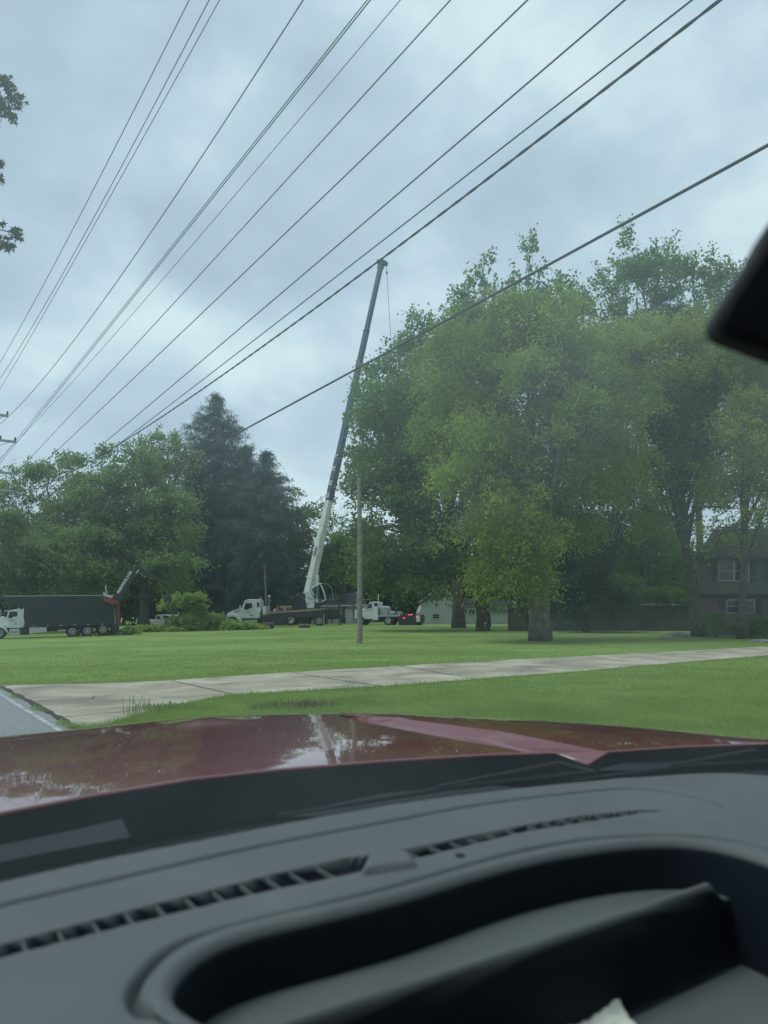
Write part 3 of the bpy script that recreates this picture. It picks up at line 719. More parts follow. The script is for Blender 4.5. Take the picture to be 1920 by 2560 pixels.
mast.tube([(K(668, 1491)[0], .6, K(668, 1491)[1]), (K(675, 1490)[0], .6, K(675, 1490)[1])], .12, 8)
mast.tube([(K(671, 1503)[0], .6, K(671, 1503)[1]), (K(676, 1500)[0], .5, K(676, 1500)[1])], .05, 6)
mast.build('outrigger_mast', M_CHROME, ct)
P(ct, 'equipment_box', [(655, 1517), (663, 1515), (664, 1535), (656, 1537)], .3, 1.2, M_WHITE, .03)
P(ct, 'hydraulic_tank', [(662, 1515), (670, 1515), (670, 1533), (662, 1533)], .5, 1.8, M_GREYP, .03)
P(ct, 'deck', [(655, 1539), (674, 1529), (812, 1521), (812, 1525), (680, 1534), (664, 1538)], -.05, 2.5, M_DECK, .01)
P(ct, 'subframe', [(653, 1541), (664, 1537), (812, 1525), (816, 1540), (812, 1546), (795, 1542), (765, 1542), (735, 1545), (712, 1560), (655, 1562), (652, 1556)], 0.0, .35, M_BLACK, .02)
P(ct, 'frame_rail', [(600, 1548), (855, 1538), (855, 1547), (600, 1556)], .8, 1.7, M_BLACK, .02)
P(ct, 'rear_outrigger', [(812, 1524), (820, 1521), (842, 1520), (848, 1524), (850, 1543), (838, 1545), (825, 1540), (815, 1542)], .2, 2.3, M_BLACK, .05)
rj = P(ct, 'outrigger_leg', [(846, 1513), (851, 1513), (851.5, 1562), (848.5, 1562)], .0, .2, M_BLACK, .01)
P(rj, 'foot', [(844, 1562), (855, 1562), (856, 1564), (843, 1564)], -.15, .35, M_BLACK, .01)
rj = P(ct, 'outrigger_leg', [(808.5, 1536), (810.5, 1536), (812, 1566), (809.5, 1566)], -.3, -.1, M_GREYP, .01)
P(rj, 'foot', [(806, 1566), (815, 1566), (815, 1568), (806, 1568)], -.45, .05, M_BLACK, .01)
rj = P(ct, 'outrigger_leg', [(651, 1528), (654, 1528), (654, 1568), (652, 1568)], -.3, -.1, M_BLACK, .01)
P(rj, 'foot', [(648, 1568), (658, 1568), (658, 1570), (648, 1570)], -.45, .05, M_BLACK, .01)
P(ct, 'mud_flap', [(815, 1541), (821, 1541), (818, 1560), (812, 1561)], .1, .7, M_BLACK, .01)
P(ct, 'mud_flap', [(828, 1542), (831, 1542), (831, 1556), (828, 1556)], .3, .9, M_BLACK, .01)
P(ct, 'marker_light', [(836, 1520.5), (838, 1520.5), (838, 1522), (836, 1522)], .1, .2, M_TRIM, 0)
P(ct, 'marker_light', [(841, 1519.5), (843, 1519.5), (843, 1521), (841, 1521)], .1, .2, M_TRIM, 0)
# gear on deck
g_ = MB()
g_.tube([(K(697, 1521)[0], .9, K(697, 1521)[1]), (K(728, 1520)[0], .9, K(728, 1520)[1])], .28, 12); g_.build('winch_drum', M_PRUST, ct)
P(ct, 'bracket', [(691, 1512), (693, 1512), (695, 1530), (690, 1530)], .5, .7, M_DECK, 0)
P(ct, 'bracket', [(682, 1527), (686, 1521), (689, 1523), (686, 1529)], .3, .5, M_WHITE, 0)
P(ct, 'bracket', [(710, 1520), (712, 1520), (712, 1528), (710, 1528)], .3, .5, M_WHITE, 0)
for (u_, v_, r_, rim) in ((581, 1556, 12, M_ALU), (727, 1551, 12.3, M_CHROME), (761, 1553, 12.3, M_BLACK), (798, 1552.5, 12.8, M_GREYP)):
    c = K(u_, v_); rr_ = r_ * m1
    wheel(ct, (c[0], 0.0, max(c[1], rr_ * .98)), rr_, .55, True, rim); wheel(ct, (c[0], 2.5, max(c[1], rr_ * .98)), rr_, .55, False, rim)
# turret
tu = P(ct, 'turret', [(761, 1495), (770, 1492), (783, 1497), (786, 1512), (785, 1520), (768, 1521), (764, 1505)], .3, 1.9, M_WHITE, .06)
P(tu, 'badge', [(767, 1508.5), (772, 1508.5), (772, 1510), (767, 1510)], .27, .3, M_TEXTB, 0)
sl = MB(); sl.lathe_y((0, 0, 0), [(.01, 0), (.9, 0), (.9, .25), (.01, .25)], 28)
ring = sl.build('slew_ring', M_BLACK, ct); ring.rotation_euler = (math.pi / 2, 0, 0); ring.location = (K(776, 1521)[0], 1.2, K(776, 1521)[1] + .1)
P(ct, 'boom_bracket', [(755, 1481), (762, 1484), (764, 1494), (770, 1496), (790, 1504), (776, 1486), (768, 1479), (760, 1478)], .3, .55, M_WHITE, .03)
P(ct, 'boom_bracket', [(776, 1487), (780, 1479), (787, 1487), (790, 1492), (796, 1507), (806, 1503), (800, 1497), (792, 1493), (796, 1506), (790, 1506)], 1.5, 1.75, M_WHITE, .03)
P(ct, 'winch', [(749, 1483), (755, 1481), (762, 1486), (763, 1496), (756, 1498), (750, 1494)], .5, 1.7, M_BLACK, .04)
# lift cylinder
q0 = K(793, 1506); q1 = K(793, 1436); q2 = K(796, 1395)
cy = MB().tube([(q0[0], .6, q0[1]), (q1[0], .6, q1[1])], .17, 14).build('lift_cylinder', M_WHITE, ct, smooth=False)
MB().tube([(q1[0], .6, q1[1] - .1), (K(793.5, 1390)[0], .8, K(793.5, 1390)[1])], .07, 10).build('piston_rod', M_CHROME, cy)
P(ct, 'swing_motor', [(788, 1508), (800, 1506), (800, 1520), (788, 1520)], .4, .9, M_BLACK, .05)
# operator cab, tipped back
cb = P(ct, 'operator_cab', [(798, 1507), (806, 1504), (815, 1500), (823, 1498), (818, 1505), (806, 1512), (799, 1514)], -.2, .9, M_BLACK, .03)
def bar(name, pts, y, r, m, parent): return MB().tube([(K(*p)[0], y, K(*p)[1]) for p in pts], r, 8).build(name, m, parent)
bar('cab_frame', [(778, 1471), (790, 1464), (800, 1459), (806, 1470), (811, 1484), (814, 1499), (806, 1504)], -.15, .075, M_WHITE, cb)
bar('cab_frame', [(803, 1458.5), (817, 1459), (826, 1468), (831, 1485), (832, 1498), (814, 1500)], .85, .035, M_GREYP, cb)
bar('cab_frame', [(800, 1459), (804, 1458.5)], -.1, .05, M_WHITE, cb)
bar('cab_strut', [(778, 1471), (776, 1485)], -.15, .06, M_WHITE, cb)
# windows of the operator cab: clear tinted pane
def glassy(name, tint, veil=0.0, veilc=(0.6, 0.75, 0.72)):
    m = bpy.data.materials.new(name); m.use_nodes = True; t = m.node_tree; t.nodes.clear()
    o = t.nodes.new('ShaderNodeOutputMaterial'); tr = t.nodes.new('ShaderNodeBsdfTransparent'); tr.inputs[0].default_value = (*tint, 1)
    gl = t.nodes.new('ShaderNodeBsdfGlossy'); gl.inputs['Roughness'].default_value = 0.0
    fr = t.nodes.new('ShaderNodeLayerWeight'); fr.inputs[0].default_value = 0.12
    ms = t.nodes.new('ShaderNodeMixShader'); t.links.new(fr.outputs['Fresnel'], ms.inputs[0]); t.links.new(tr.outputs[0], ms.inputs[1]); t.links.new(gl.outputs[0], ms.inputs[2])
    if veil:  # translucent veil painting reflection haze into the glass, stronger higher up
        tl = t.nodes.new('ShaderNodeBsdfTranslucent'); tl.inputs[0].default_value = (*veilc, 1)
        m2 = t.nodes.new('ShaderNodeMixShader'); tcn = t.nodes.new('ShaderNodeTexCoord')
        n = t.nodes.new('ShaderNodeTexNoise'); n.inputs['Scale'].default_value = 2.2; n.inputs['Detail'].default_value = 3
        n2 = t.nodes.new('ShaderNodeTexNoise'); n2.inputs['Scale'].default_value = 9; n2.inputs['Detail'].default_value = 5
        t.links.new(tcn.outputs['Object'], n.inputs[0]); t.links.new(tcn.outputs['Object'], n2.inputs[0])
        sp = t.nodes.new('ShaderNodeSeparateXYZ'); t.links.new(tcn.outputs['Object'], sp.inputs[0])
        g = t.nodes.new('ShaderNodeMapRange'); g.inputs[1].default_value = 0.02; g.inputs[2].default_value = 0.32; g.inputs[3].default_value = veil * 0.42; g.inputs[4].default_value = veil * 2.0
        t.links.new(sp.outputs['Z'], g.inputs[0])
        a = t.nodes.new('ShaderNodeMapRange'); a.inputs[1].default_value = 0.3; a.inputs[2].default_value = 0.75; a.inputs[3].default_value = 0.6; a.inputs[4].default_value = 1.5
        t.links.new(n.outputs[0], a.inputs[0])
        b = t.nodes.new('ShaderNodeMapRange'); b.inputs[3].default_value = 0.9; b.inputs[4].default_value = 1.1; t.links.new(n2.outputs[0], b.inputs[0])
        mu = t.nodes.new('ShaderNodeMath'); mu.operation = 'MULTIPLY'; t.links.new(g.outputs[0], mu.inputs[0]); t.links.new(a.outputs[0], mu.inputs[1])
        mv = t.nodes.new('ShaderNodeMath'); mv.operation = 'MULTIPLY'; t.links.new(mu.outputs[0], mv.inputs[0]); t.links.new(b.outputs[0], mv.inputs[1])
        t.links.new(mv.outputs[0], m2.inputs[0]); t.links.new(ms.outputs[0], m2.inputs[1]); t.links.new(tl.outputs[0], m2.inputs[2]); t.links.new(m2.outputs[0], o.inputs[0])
    else:
        t.links.new(ms.outputs[0], o.inputs[0])
    return m
M_CLEAR = glassy('clear_tint', (0.5, 0.62, 0.62))
MB().prism(K.px([(779, 1473), (800, 1461), (806, 1471), (811, 1485), (813, 1498), (806, 1502), (798, 1505)]), -.12, -.10).build('side_window', M_CLEAR, cb)
# boom: square section turned 45 degrees so that two faces show
BA, BT = (771, 1485), (953, 660)
def boom_pt(s, off=0.0):
    u = BA[0] + (BT[0] - BA[0]) * s; v = BA[1] + (BT[1] - BA[1]) * s
    x, z = K(u, v, 1.1); return Vector((x, 1.1, z))
bd = (boom_pt(1) - boom_pt(0)).normalized(); bs = Vector((bd.z, 0, -bd.x)); by = Vector((0, 1, 0))
def boom_box(name, s0, s1, w0, w1, m, parent, ywid=None):
    """octagon-ish diamond section; w = visible half width in metres"""
    g = MB(); A_, B_ = boom_pt(s0), boom_pt(s1)
    L_ = []
    for c, ww in ((A_, w0), (B_, w1)):
        for x, y in ((-1, .18), (-.86, -.02), (.0, -.62), (.14, -.62), (1, .02), (1, .2), (.1, .8), (-.05, .8)):
            L_.append(c + bs * x * ww + by * y * ww * 1.15)
    n_ = 8
    g.add(L_, [tuple(range(n_))[::-1], tuple(range(n_, 2 * n_))] + [(i, (i + 1) % n_, (i + 1) % n_ + n_, i + n_) for i in range(n_)])
    return g.build(name, m, parent, bevel=.015)
bm_ = boom_box('boom', -0.005, .283, .60, .50, M_WHITE, ct)
sB = [(.283, .42, .50, .49), (.42, .60, .45, .44), (.60, .80, .40, .385), (.80, .99, .34, .33)]
secs = []
for a, b, w0, w1 in sB:
    secs.append(boom_box('boom_section', a - .01, b, w0, w1, M_BLUEP, ct))
for a, w0 in ((.42, .515), (.60, .46), (.80, .405)):
    boom_box('section_collar', a - .006, a, w0, w0, M_BLACK, ct)
for a in (.045, .115, .205):
    boom_box('wear_band', a, a + .0012, .615 - .3 * a, .615 - .3 * a, M_GREYP, bm_)
hd = boom_box('boom_head', .985, 1.012, .40, .46, M_BLUEP, ct)
tp = boom_pt(1.0)
sh = MB(); sh.lathe_y((tp.x + .55, .85, tp.z - .05), [(.01, 0), (.3, 0), (.25, .08), (.3, .16), (.01, .16)], 20); sh.build('sheave', M_BLACK, ct); sh = MB(); sh.lathe_y((tp.x - .35, .85, tp.z + .25), [(.01, 0), (.22, 0), (.18, .08), (.22, .16), (.01, .16)], 16)
sh.build('sheave', M_BLACK, ct)
# lettering along the boom
def boom_text(s, body, size, m, par, flip=False):
    p = boom_pt(s); half = (.6 - .35 * s)
    nx = Vector((-0.62 + .02, -1, 0)); nx = (-bs * .57 - by * .82).normalized()
    # left front face centre
    c = p - bs * half * .44 - by * half * .42
    X = bd; Zn = (-bs * .6 - by * .86).normalized(); Zn = (Zn - X * Zn.dot(X)).normalized(); Yv = Zn.cross(X)
    M = Matrix((X, Yv, Zn)).transposed()
    return text(body, size, m, par, c + Zn * .05, M.to_euler(), bold=.01)
boom_text(.298, '60', .62, M_TEXTW, secs[0]); boom_text(.335, '65', .62, M_TEXTW, secs[0]); boom_text(.378, '70', .62, M_TEXTW, secs[0]); boom_text(.415, '75', .6, M_TEXTW, secs[0])
boom_text(.128, 'Altec', .55, M_TEXTB, bm_)
bar('jib_latch', [(786, 1392), (797, 1380), (800, 1372)], .2, .05, M_WHITE, ct)
bar('jib_strut', [(795, 1378), (801, 1330)], .2, .06, M_WHITE, ct)
# hoist line
q0 = K(965, 652, 1.1); q1 = K(967, 682, 1.1); q2 = K(975, 810, 1.1); q3 = K(980, 905, 1.1)
hl = MB().tube([(q0[0], 1.1, q0[1]), (q1[0], 1.1, q1[1]), (q2[0], 1.1, q2[1]), (q3[0], 1.1, q3[1])], .035, 6)
hl = hl.build('hoist_line', M_STEEL, ct)
MB().tube([(q1[0], 1.1, q1[1] + .2), (q1[0], 1.1, q1[1]), (q1[0], 1.1, q1[1] - .2)], [.06, .12, .06], 8).build('hook_ball', M_BLACK, hl)

# ------------------------------------------------------------------ loader truck with black box body
K2 = Plane(180, 1592, yaw=0.42)
K2.O.z = gz(K2.O.x)
m2 = K2.m()
lt = empty('loader_truck', K2.O, K2.yaw, 'white cab truck with tall black box body and red loader at its rear', 'truck')
def P2(parent, name, l, y0, y1, m, bevel=.03): return P(parent, name, l, y0, y1, m, bevel, K2)
bx = P2(lt, 'box_body', [(9, 1491), (286, 1488.5), (286, 1560), (62, 1566.5), (62, 1514), (9, 1514.5)], 0, 2.5, M_BOX, .03)
P2(bx, 'top_rail', [(9, 1489.7), (286, 1487.3), (286, 1489.3), (9, 1491.6)], -.05, 2.55, M_GREYP, .01)
P2(bx, 'bottom_rail', [(62, 1565), (286, 1558.5), (286, 1561.5), (62, 1568)], -.05, .1, M_BLACK, .01)
for k_ in range(6):
    u_ = 82 + k_ * 34
    P2(bx, 'reflector', [(u_, 1565.3 - .029 * (u_ - 62)), (u_ + 6, 1565.1 - .029 * (u_ - 62)), (u_ + 6, 1566.1 - .029 * (u_ - 62)), (u_, 1566.3 - .029 * (u_ - 62))], -.07, -.05, M_TRIM, 0)
for k_ in range(12):
    u_ = 75 + k_ * 18
    P2(bx, 'side_post', [(u_, 1492), (u_ + 1.2, 1492), (u_ + 1.2, 1563 - .025 * (u_ - 62)), (u_, 1563 - .025 * (u_ - 62))], -.03, .0, M_BOX, 0)
cab = P2(lt, 'cab', [(14, 1570), (17, 1541), (20, 1526), (50, 1520), (53, 1524), (60, 1521), (61, 1568), (45, 1571)], .2, 2.3, M_WHITE, .05)
dr = P2(lt, 'door', [(18, 1563), (18, 1545), (22, 1527), (44.5, 1526), (45, 1563)], .16, .2, M_WHITE, .01)
P2(dr, 'window', [(19.5, 1545.5), (24, 1529), (43.5, 1528.8), (43, 1541), (32, 1542), (29, 1545.5)], .14, .17, M_DGLASS, 0)
P2(dr, 'handle', [(38.5, 1557), (40.5, 1557), (40.5, 1561.5), (38.5, 1561.5)], .1, .17, M_BLACK, 0)
for q, (x0, x1) in enumerate([(24, 40), (23, 39), (25, 37)]):
    P2(dr, 'lettering', [(x0, 1549 + 2.2 * q), (x1, 1549 + 2.2 * q), (x1, 1550 + 2.2 * q), (x0, 1550 + 2.2 * q)], .145, .16, M_GREYP, 0)
P2(lt, 'sun_visor', [(9, 1529), (14, 1525.5), (21, 1526), (20, 1528)], .2, 2.3, M_CHROME, .01)
P2(lt, 'windshield', [(9, 1541), (14, 1528), (18, 1528), (14, 1542)], .35, 2.1, M_DGLASS, .01)
P2(lt, 'hood', [(-35, 1563), (-33, 1549), (-25, 1545), (0, 1542), (16, 1541), (17, 1564), (9, 1566), (-20, 1566)], .4, 2.1, M_WHITE, .06)
P2(lt, 'fender', [(-32, 1575), (-26, 1566), (-12, 1561), (4, 1565), (14, 1568), (20, 1580), (17, 1581), (8, 1572), (-4, 1568), (-20, 1570), (-28, 1578)], .05, .7, M_WHITE, .03)
P2(lt, 'step', [(23, 1573), (49, 1572.5), (49, 1589), (23, 1590)], .1, .6, M_CHROME, .02)
P2(lt, 'step_tread', [(23, 1577), (49, 1576.5), (49, 1582), (23, 1583)], .06, .12, M_GREYP, .01)
P2(lt, 'tool_box', [(73, 1568), (117, 1567), (117, 1581), (73, 1584.5)], .15, .8, M_ALU, .02)
q0 = K2(58, 1556); q1 = K2(60, 1520)
MB().tube([(q0[0], .3, q0[1]), (q1[0], .3, q1[1])], .1, 10).build('exhaust_pipe', M_CHROME, lt)
MB().tube([(q0[0], .25, q0[1] - .25), (q0[0], .25, q0[1] + .05)], .2, 12).build('air_cleaner', M_CHROME, lt)
P2(lt, 'frame_rail', [(-25, 1572), (290, 1561), (290, 1570), (-25, 1582)], .8, 1.7, M_BLACK, .02)
P2(lt, 'battery_box', [(50, 1570), (72, 1569), (72, 1587), (51, 1588)], .2, .9, M_BLACK, .02)
P2(lt, 'side_mirror', [(1, 1524), (3, 1524), (3.5, 1545), (2, 1545)], -.2, -.05, M_CHROME, 0)
P2(lt, 'rear_bumper', [(280, 1561), (300, 1562), (298, 1578), (282, 1580)], .3, 2.2, M_BLACK, .03)
for (u_, v_, r_) in ((-2, 1584, 14), (181, 1579.5, 13.6), (218.5, 1578, 13.4), (257.5, 1574, 13.2)):
    c = K2(u_, v_); r__ = r_ * m2
    wheel(lt, (c[0], 0.0, c[1]), r__, .55, True, M_ALU); wheel(lt, (c[0], 2.5, c[1]), r__, .55, False, M_ALU)
# loader
ld = P2(lt, 'loader_mast', [(291, 1512), (301, 1512), (303, 1563), (291, 1565)], .4, 1.0, M_RED, .03)
P2(ld, 'mast_panel', [(285, 1517), (289, 1517), (290, 1560), (286, 1560)], .3, .5, M_GREYP, .01)
st = P2(lt, 'loader_platform', [(255, 1495), (262, 1490), (295, 1503), (297, 1512), (276, 1511), (258, 1502)], -.35, 1.6, M_RED, .03)
P2(st, 'seat', [(258, 1481), (262, 1481), (265, 1489), (280, 1490), (282, 1494), (263, 1495)], -.2, .4, M_TRIM, .03)
def bar2(name, pts, y, r, m, parent): return MB().tube([(K2(*p)[0], y, K2(*p)[1]) for p in pts], r, 8).build(name, m, parent)
bar2('guard_rail', [(266, 1462), (266, 1474), (269, 1481), (267, 1489)], .5, .04, M_TRIM, st)
bar2('guard_rail', [(262, 1490), (284, 1493), (290, 1489)], .2, .04, M_RED, st)
bl = P2(lt, 'loader_boom', [(288, 1498), (296, 1503), (300, 1502), (348, 1423), (351, 1416), (343, 1414), (338, 1420)], .5, 1.0, M_BLACK, .03)
P2(lt, 'boom_head', [(336, 1419), (344, 1412), (355, 1417), (354, 1427), (340, 1430)], .45, 1.05, M_BLACK, .03)
P2(lt, 'stick_boom', [(348, 1415), (357, 1419), (397, 1443), (396, 1449), (370, 1440), (347, 1422)], .55, .95, M_BLACK, .03)
bar2('stick_extension', [(394, 1446), (422, 1461)], .75, .09, M_BLACK, lt)
bar2('boom_cylinder', [(298, 1508), (318, 1470), (344, 1432)], .35, .06, M_BLACK, lt)
bar2('stick_cylinder', [(341, 1434), (349, 1424)], .4, .06, M_CHROME, lt)
bar2('grapple_link', [(423, 1462), (425, 1480), (424, 1490)], .75, .07, M_BLACK, lt)
P2(lt, 'grapple', [(418, 1490), (428, 1488), (432, 1500), (427, 1510), (425, 1500), (420, 1499), (417, 1509), (414, 1499)], .5, 1.0, M_BLACK, .03)
a_ = K2(299, 1478); b_ = K2(326, 1433)
tx = text('PRENTICE 2124', .31, M_TEXTW, bl, ((a_[0] + b_[0]) / 2, .47, (a_[1] + b_[1]) / 2), (math.pi / 2, -math.atan2(b_[1] - a_[1], b_[0] - a_[0]), 0), bold=.012)
P2(bl, 'decal', [(326.5, 1433.5), (328.5, 1430.5), (330.5, 1431.5), (328.5, 1434.5)], .47, .5, M_TEXTW, 0)

# ------------------------------------------------------------------ flatbed service truck (right of the pole)
K3 = Plane(940, Y=86, yaw=-0.30)
ft = empty('service_truck', K3.O, K3.yaw, 'white cab flatbed truck with glowing red tail lights parked in front of the white garage', 'truck')
def P3(parent, name, l, y0, y1, m, bevel=.03): return P(parent, name, l, y0, y1, m, bevel, K3)
P3(ft, 'cab', [(905, 1548), (905, 1531), (907, 1522), (913, 1520), (923, 1506), (930, 1504), (944, 1505), (945, 1530), (945, 1548)], .1, 2.0, M_WHITE, .06)
P3(ft, 'hood', [(884, 1548), (885, 1526), (906, 1521), (908, 1549)], .2, 1.9, M_WHITE, .08)
dr = P3(ft, 'door', [(910, 1541), (910, 1523), (923, 1508), (931, 1507), (931, 1541)], .06, .1, M_WHITE, .01)
P3(dr, 'window', [(914, 1522), (923, 1509), (929, 1508), (929, 1520)], .04, .07, M_DGLASS, 0)
P3(dr, 'lettering', [(912, 1526.5), (924, 1525.5), (924, 1527), (912, 1528)], .045, .06, M_GREYP, 0)
P3(dr, 'handle', [(926.5, 1525), (928.5, 1525), (928.5, 1528), (926.5, 1528)], .03, .07, M_BLACK, 0)
P3(ft, 'rear_window', [(935, 1507), (943, 1507), (943, 1516), (935, 1516)], .06, .12, M_DGLASS, 0)
P3(ft, 'side_cabinet', [(933, 1518), (944, 1517), (946, 1550), (934, 1550)], -.15, .3, M_WHITE, .03)
P3(ft, 'tank', [(946, 1517), (960, 1514), (966, 1518), (968, 1537), (946, 1540)], .3, 1.8, M_GREYP, .2)
P3(ft, 'flatbed', [(944, 1538), (965, 1536.5), (996, 1536), (996, 1542), (946, 1542)], -.1, 2.2, M_GREYP, .02)
P3(ft, 'frame_rail', [(905, 1544), (1040, 1540), (1040, 1552), (905, 1556)], .7, 1.5, M_BLACK, .02)
P3(ft, 'tail_body', [(994, 1537), (1040, 1535), (1050, 1537), (1050, 1556), (1042, 1563), (1000, 1565), (996, 1558)], .0, 2.1, M_BLACK, .03)
P3(ft, 'mud_flap', [(982, 1545), (988, 1545), (981, 1563), (976, 1566)], -.1, .0, M_BLACK, .01)
P3(ft, 'toolbox', [(974, 1528), (983, 1528), (983, 1534), (974, 1534)], .3, 1.2, M_ALU, .02)
P3(ft, 'bed_box', [(991, 1529), (1000, 1530), (1000, 1536), (991, 1536)], .3, 1.2, M_GREYP, .02)
for (u_, v_, r_) in ((1010, 1545, 1.7), (1042, 1542, 1.9), (1022, 1537, 1.2), (1026, 1537, 1.0), (1029, 1537, 1.0), (999, 1539, .9)):
    c = K3(u_, v_); MB().lathe_y((c[0], -.05, c[1]), [(.005, -.02), (r_ * .045, -.02), (r_ * .045, .05)], 12).build('tail_light', M_REDL, ft)
c = K3(1047, 1543); MB().box((c[0] - .25, -.1, c[1] - .5), (c[0] + .15, .0, c[1] + .2)).build('licence_panel', M_TRIM, ft, bevel=.02)
bar3 = lambda nm, pts, y, r, m: MB().tube([(K3(*p)[0], y, K3(*p)[1]) for p in pts], r, 6).build(nm, m, ft)
bar3('hoop_guard', [(930, 1499.5), (905, 1500), (886, 1501), (885, 1504), (887, 1549), (894, 1550)], -.3, .07, M_BLACK)
bar3('beacon_mast', [(940, 1504), (940, 1484)], .9, .06, M_TRIM)
bar3('stabiliser', [(934, 1551), (926, 1563)], -.1, .05, M_GREYP)
for u_ in (900, 970):
    c = K3(u_, 1556); wheel(ft, (c[0], 0, max(c[1], .5)), .52, .4, True, M_ALU); wheel(ft, (c[0], 2.1, max(c[1], .5)), .52, .4, False, M_ALU)
lowz = min([v.co.z for ch in ft.children_recursive if ch.type == 'MESH' for v in ch.data.vertices])
# ------------------------------------------------------------------ white pickup by the brush
K4 = Plane(418, Y=88, yaw=-0.5)
pk = empty('pickup', K4.O, K4.yaw, 'small white pickup half hidden behind the bright cut branches', 'pickup')
def P4(parent, name, l, y0, y1, m, bevel=.03): return P(parent, name, l, y0, y1, m, bevel, K4)
P4(pk, 'body', [(352, 1568), (352, 1549), (384, 1549), (400, 1548), (432, 1546), (452, 1547), (453, 1560), (450, 1568)], 0, 1.8, M_WHITE, .12)
P4(pk, 'cab', [(384, 1550), (387, 1539), (391, 1537), (412, 1536), (418, 1538), (430, 1548)], .1, 1.7, M_WHITE, .1)
P4(pk, 'side_window', [(389, 1548), (391, 1540), (397, 1540), (401, 1548)], .07, .12, M_DGLASS, 0)
P4(pk, 'windshield', [(405, 1538.5), (418, 1539), (430, 1547), (409, 1547)], .06, 1.6, M_DGLASS, 0)
P4(pk, 'grille', [(430, 1551), (451, 1550), (451, 1556), (430, 1557)], -.03, .02, M_BLACK, 0)
P4(pk, 'side_mirror', [(407, 1545), (411, 1545), (411, 1549), (407, 1549)], -.2, 0, M_WHITE, .02)
for u_ in (366, 436):
    c = K4(u_, 1565); wheel(pk, (c[0], -.02, .38), .38, .3); wheel(pk, (c[0], 1.82, .38), .38, .3, False)
# white propane tank and white sign by the trees
K5 = Plane(358, Y=84)
tk = empty('white_barrel', K5.O, 0, 'small white barrel standing left of the pickup below the thick dark trunk', 'barrel')
c0, c1 = K5(355, 1566), K5(361, 1550)
g_ = MB(); r_ = (c1[0] - c0[0]) / 2; cx = (c0[0] + c1[0]) / 2
g_.tube([(cx, 0, 0), (cx, 0, .1), (cx, 0, c1[1] * .5), (cx, 0, c1[1] * .9), (cx, 0, c1[1])], [r_ * .95, r_, r_, r_, r_ * .7], 16); g_.build('barrel_body', M_WHITE, tk)
K6 = Plane(443, Y=98)
sg = empty('yard_sign', K6.O, 0, 'white panel on dark posts behind the upright green limb', 'sign')
P(sg, 'panel', [(440, 1531), (447, 1531), (447, 1545), (440, 1545)], 0, .08, M_TRIM, .01, K6)
P(sg, 'post', [(449, 1528), (452, 1528), (452, 1566), (449, 1566)], 0, .12, M_BLACK, .01, K6)
P(sg, 'post', [(441, 1545), (443, 1545), (443, 1566), (441, 1566)], 0.0, .07, M_BLACK, 0, K6)

# ------------------------------------------------------------------ buildings
def house(name, label, k, l_wall, d, mw, parts):
    o = empty(name, k.O, k.yaw, label, 'house' if 'house' in name else 'garage')
    MB().prism(k.px(l_wall), 0, d).build('wall', mw, o)
    return o
KG = Plane(800, Y=104, yaw=-.04)
ga = house('garage', 'long white sided garage with a dark grey roof behind the crane truck', KG, [(728, 1572), (728, 1518), (905, 1516), (905, 1572)], 8, M_SIDEW, None)
def roof_slab(k, o, le, re, lt_, rt_, back, m=M_ROOF, th=.18, name='roof'):
    a = k(*le, -.5); b = k(*re, -.5); c = k(*rt_, back); d = k(*lt_, back)
    mb = MB(); V_ = [(a[0], -.5, a[1]), (b[0], -.5, b[1]), (c[0], back, c[1]), (d[0], back, d[1])]
    V_ = V_ + [(x, y, z - th) for x, y, z in V_] + [(c[0], back * 2 + .5, a[1]), (d[0], back * 2 + .5, a[1]), (c[0], back * 2 + .5, a[1] - th), (d[0], back * 2 + .5, a[1] - th)]
    mb.add(V_, [(0, 1, 2, 3), (4, 7, 6, 5), (0, 4, 5, 1), (1, 5, 6, 2), (3, 7, 4, 0), (3, 2, 8, 9), (6, 7, 11, 10), (2, 6, 10, 8), (9, 11, 7, 3), (8, 10, 11, 9)])
    return mb.build(name, m, o)
roof_slab(KG, ga, (716, 1516.5), (918, 1513), (746, 1488), (905, 1481), 4)
P(ga, 'fascia', [(716, 1515), (918, 1511.5), (918, 1515), (716, 1519)], -.62, -.5, M_TRIM, 0, KG)
P(ga, 'garage_door', [(856, 1572), (856, 1522), (884, 1521.5), (884, 1572)], -.06, .0, M_TRIM, .01, KG)
KA = Plane(735, Y=102, yaw=0)
an = empty('shed', KA.O, 0, 'grey roofed gable shed showing between the crane turret and the trees', 'shed')
MB().prism(KA.px([(700, 1570), (700, 1520), (742, 1488), (770, 1510), (770, 1570)]), 0, 5).build('wall', M_ROOF, an)
P(an, 'fascia', [(693, 1521), (747, 1483), (748, 1486), (695, 1525)], -.3, 5.2, M_GREYP, 0, KA)
for q in range(1): pass
KH = Plane(1150, Y=92, yaw=0)
wh = empty('white_house', KH.O, 0, 'white sided house behind the dark maple trunk', 'house')
MB().prism(KH.px([(1048, 1570), (1048, 1530), (1060, 1500), (1115, 1465), (1145, 1495), (1145, 1529), (1280, 1530), (1280, 1570)]), 0, 8).build('wall', M_SIDEW, wh)
P(wh, 'corner_board', [(1110, 1497), (1112, 1497), (1112, 1530), (1110, 1530)], -.05, 0, M_TRIM, 0, KH)
P(wh, 'roof', [(1140, 1496), (1290, 1500), (1300, 1531), (1140, 1530)], -.4, 4, M_ROOF, .02, KH)
P(wh, 'roof', [(1050, 1505), (1112, 1460), (1152, 1497), (1150, 1501), (1113, 1465), (1056, 1509)], -.4, 8, M_ROOF, 0, KH)
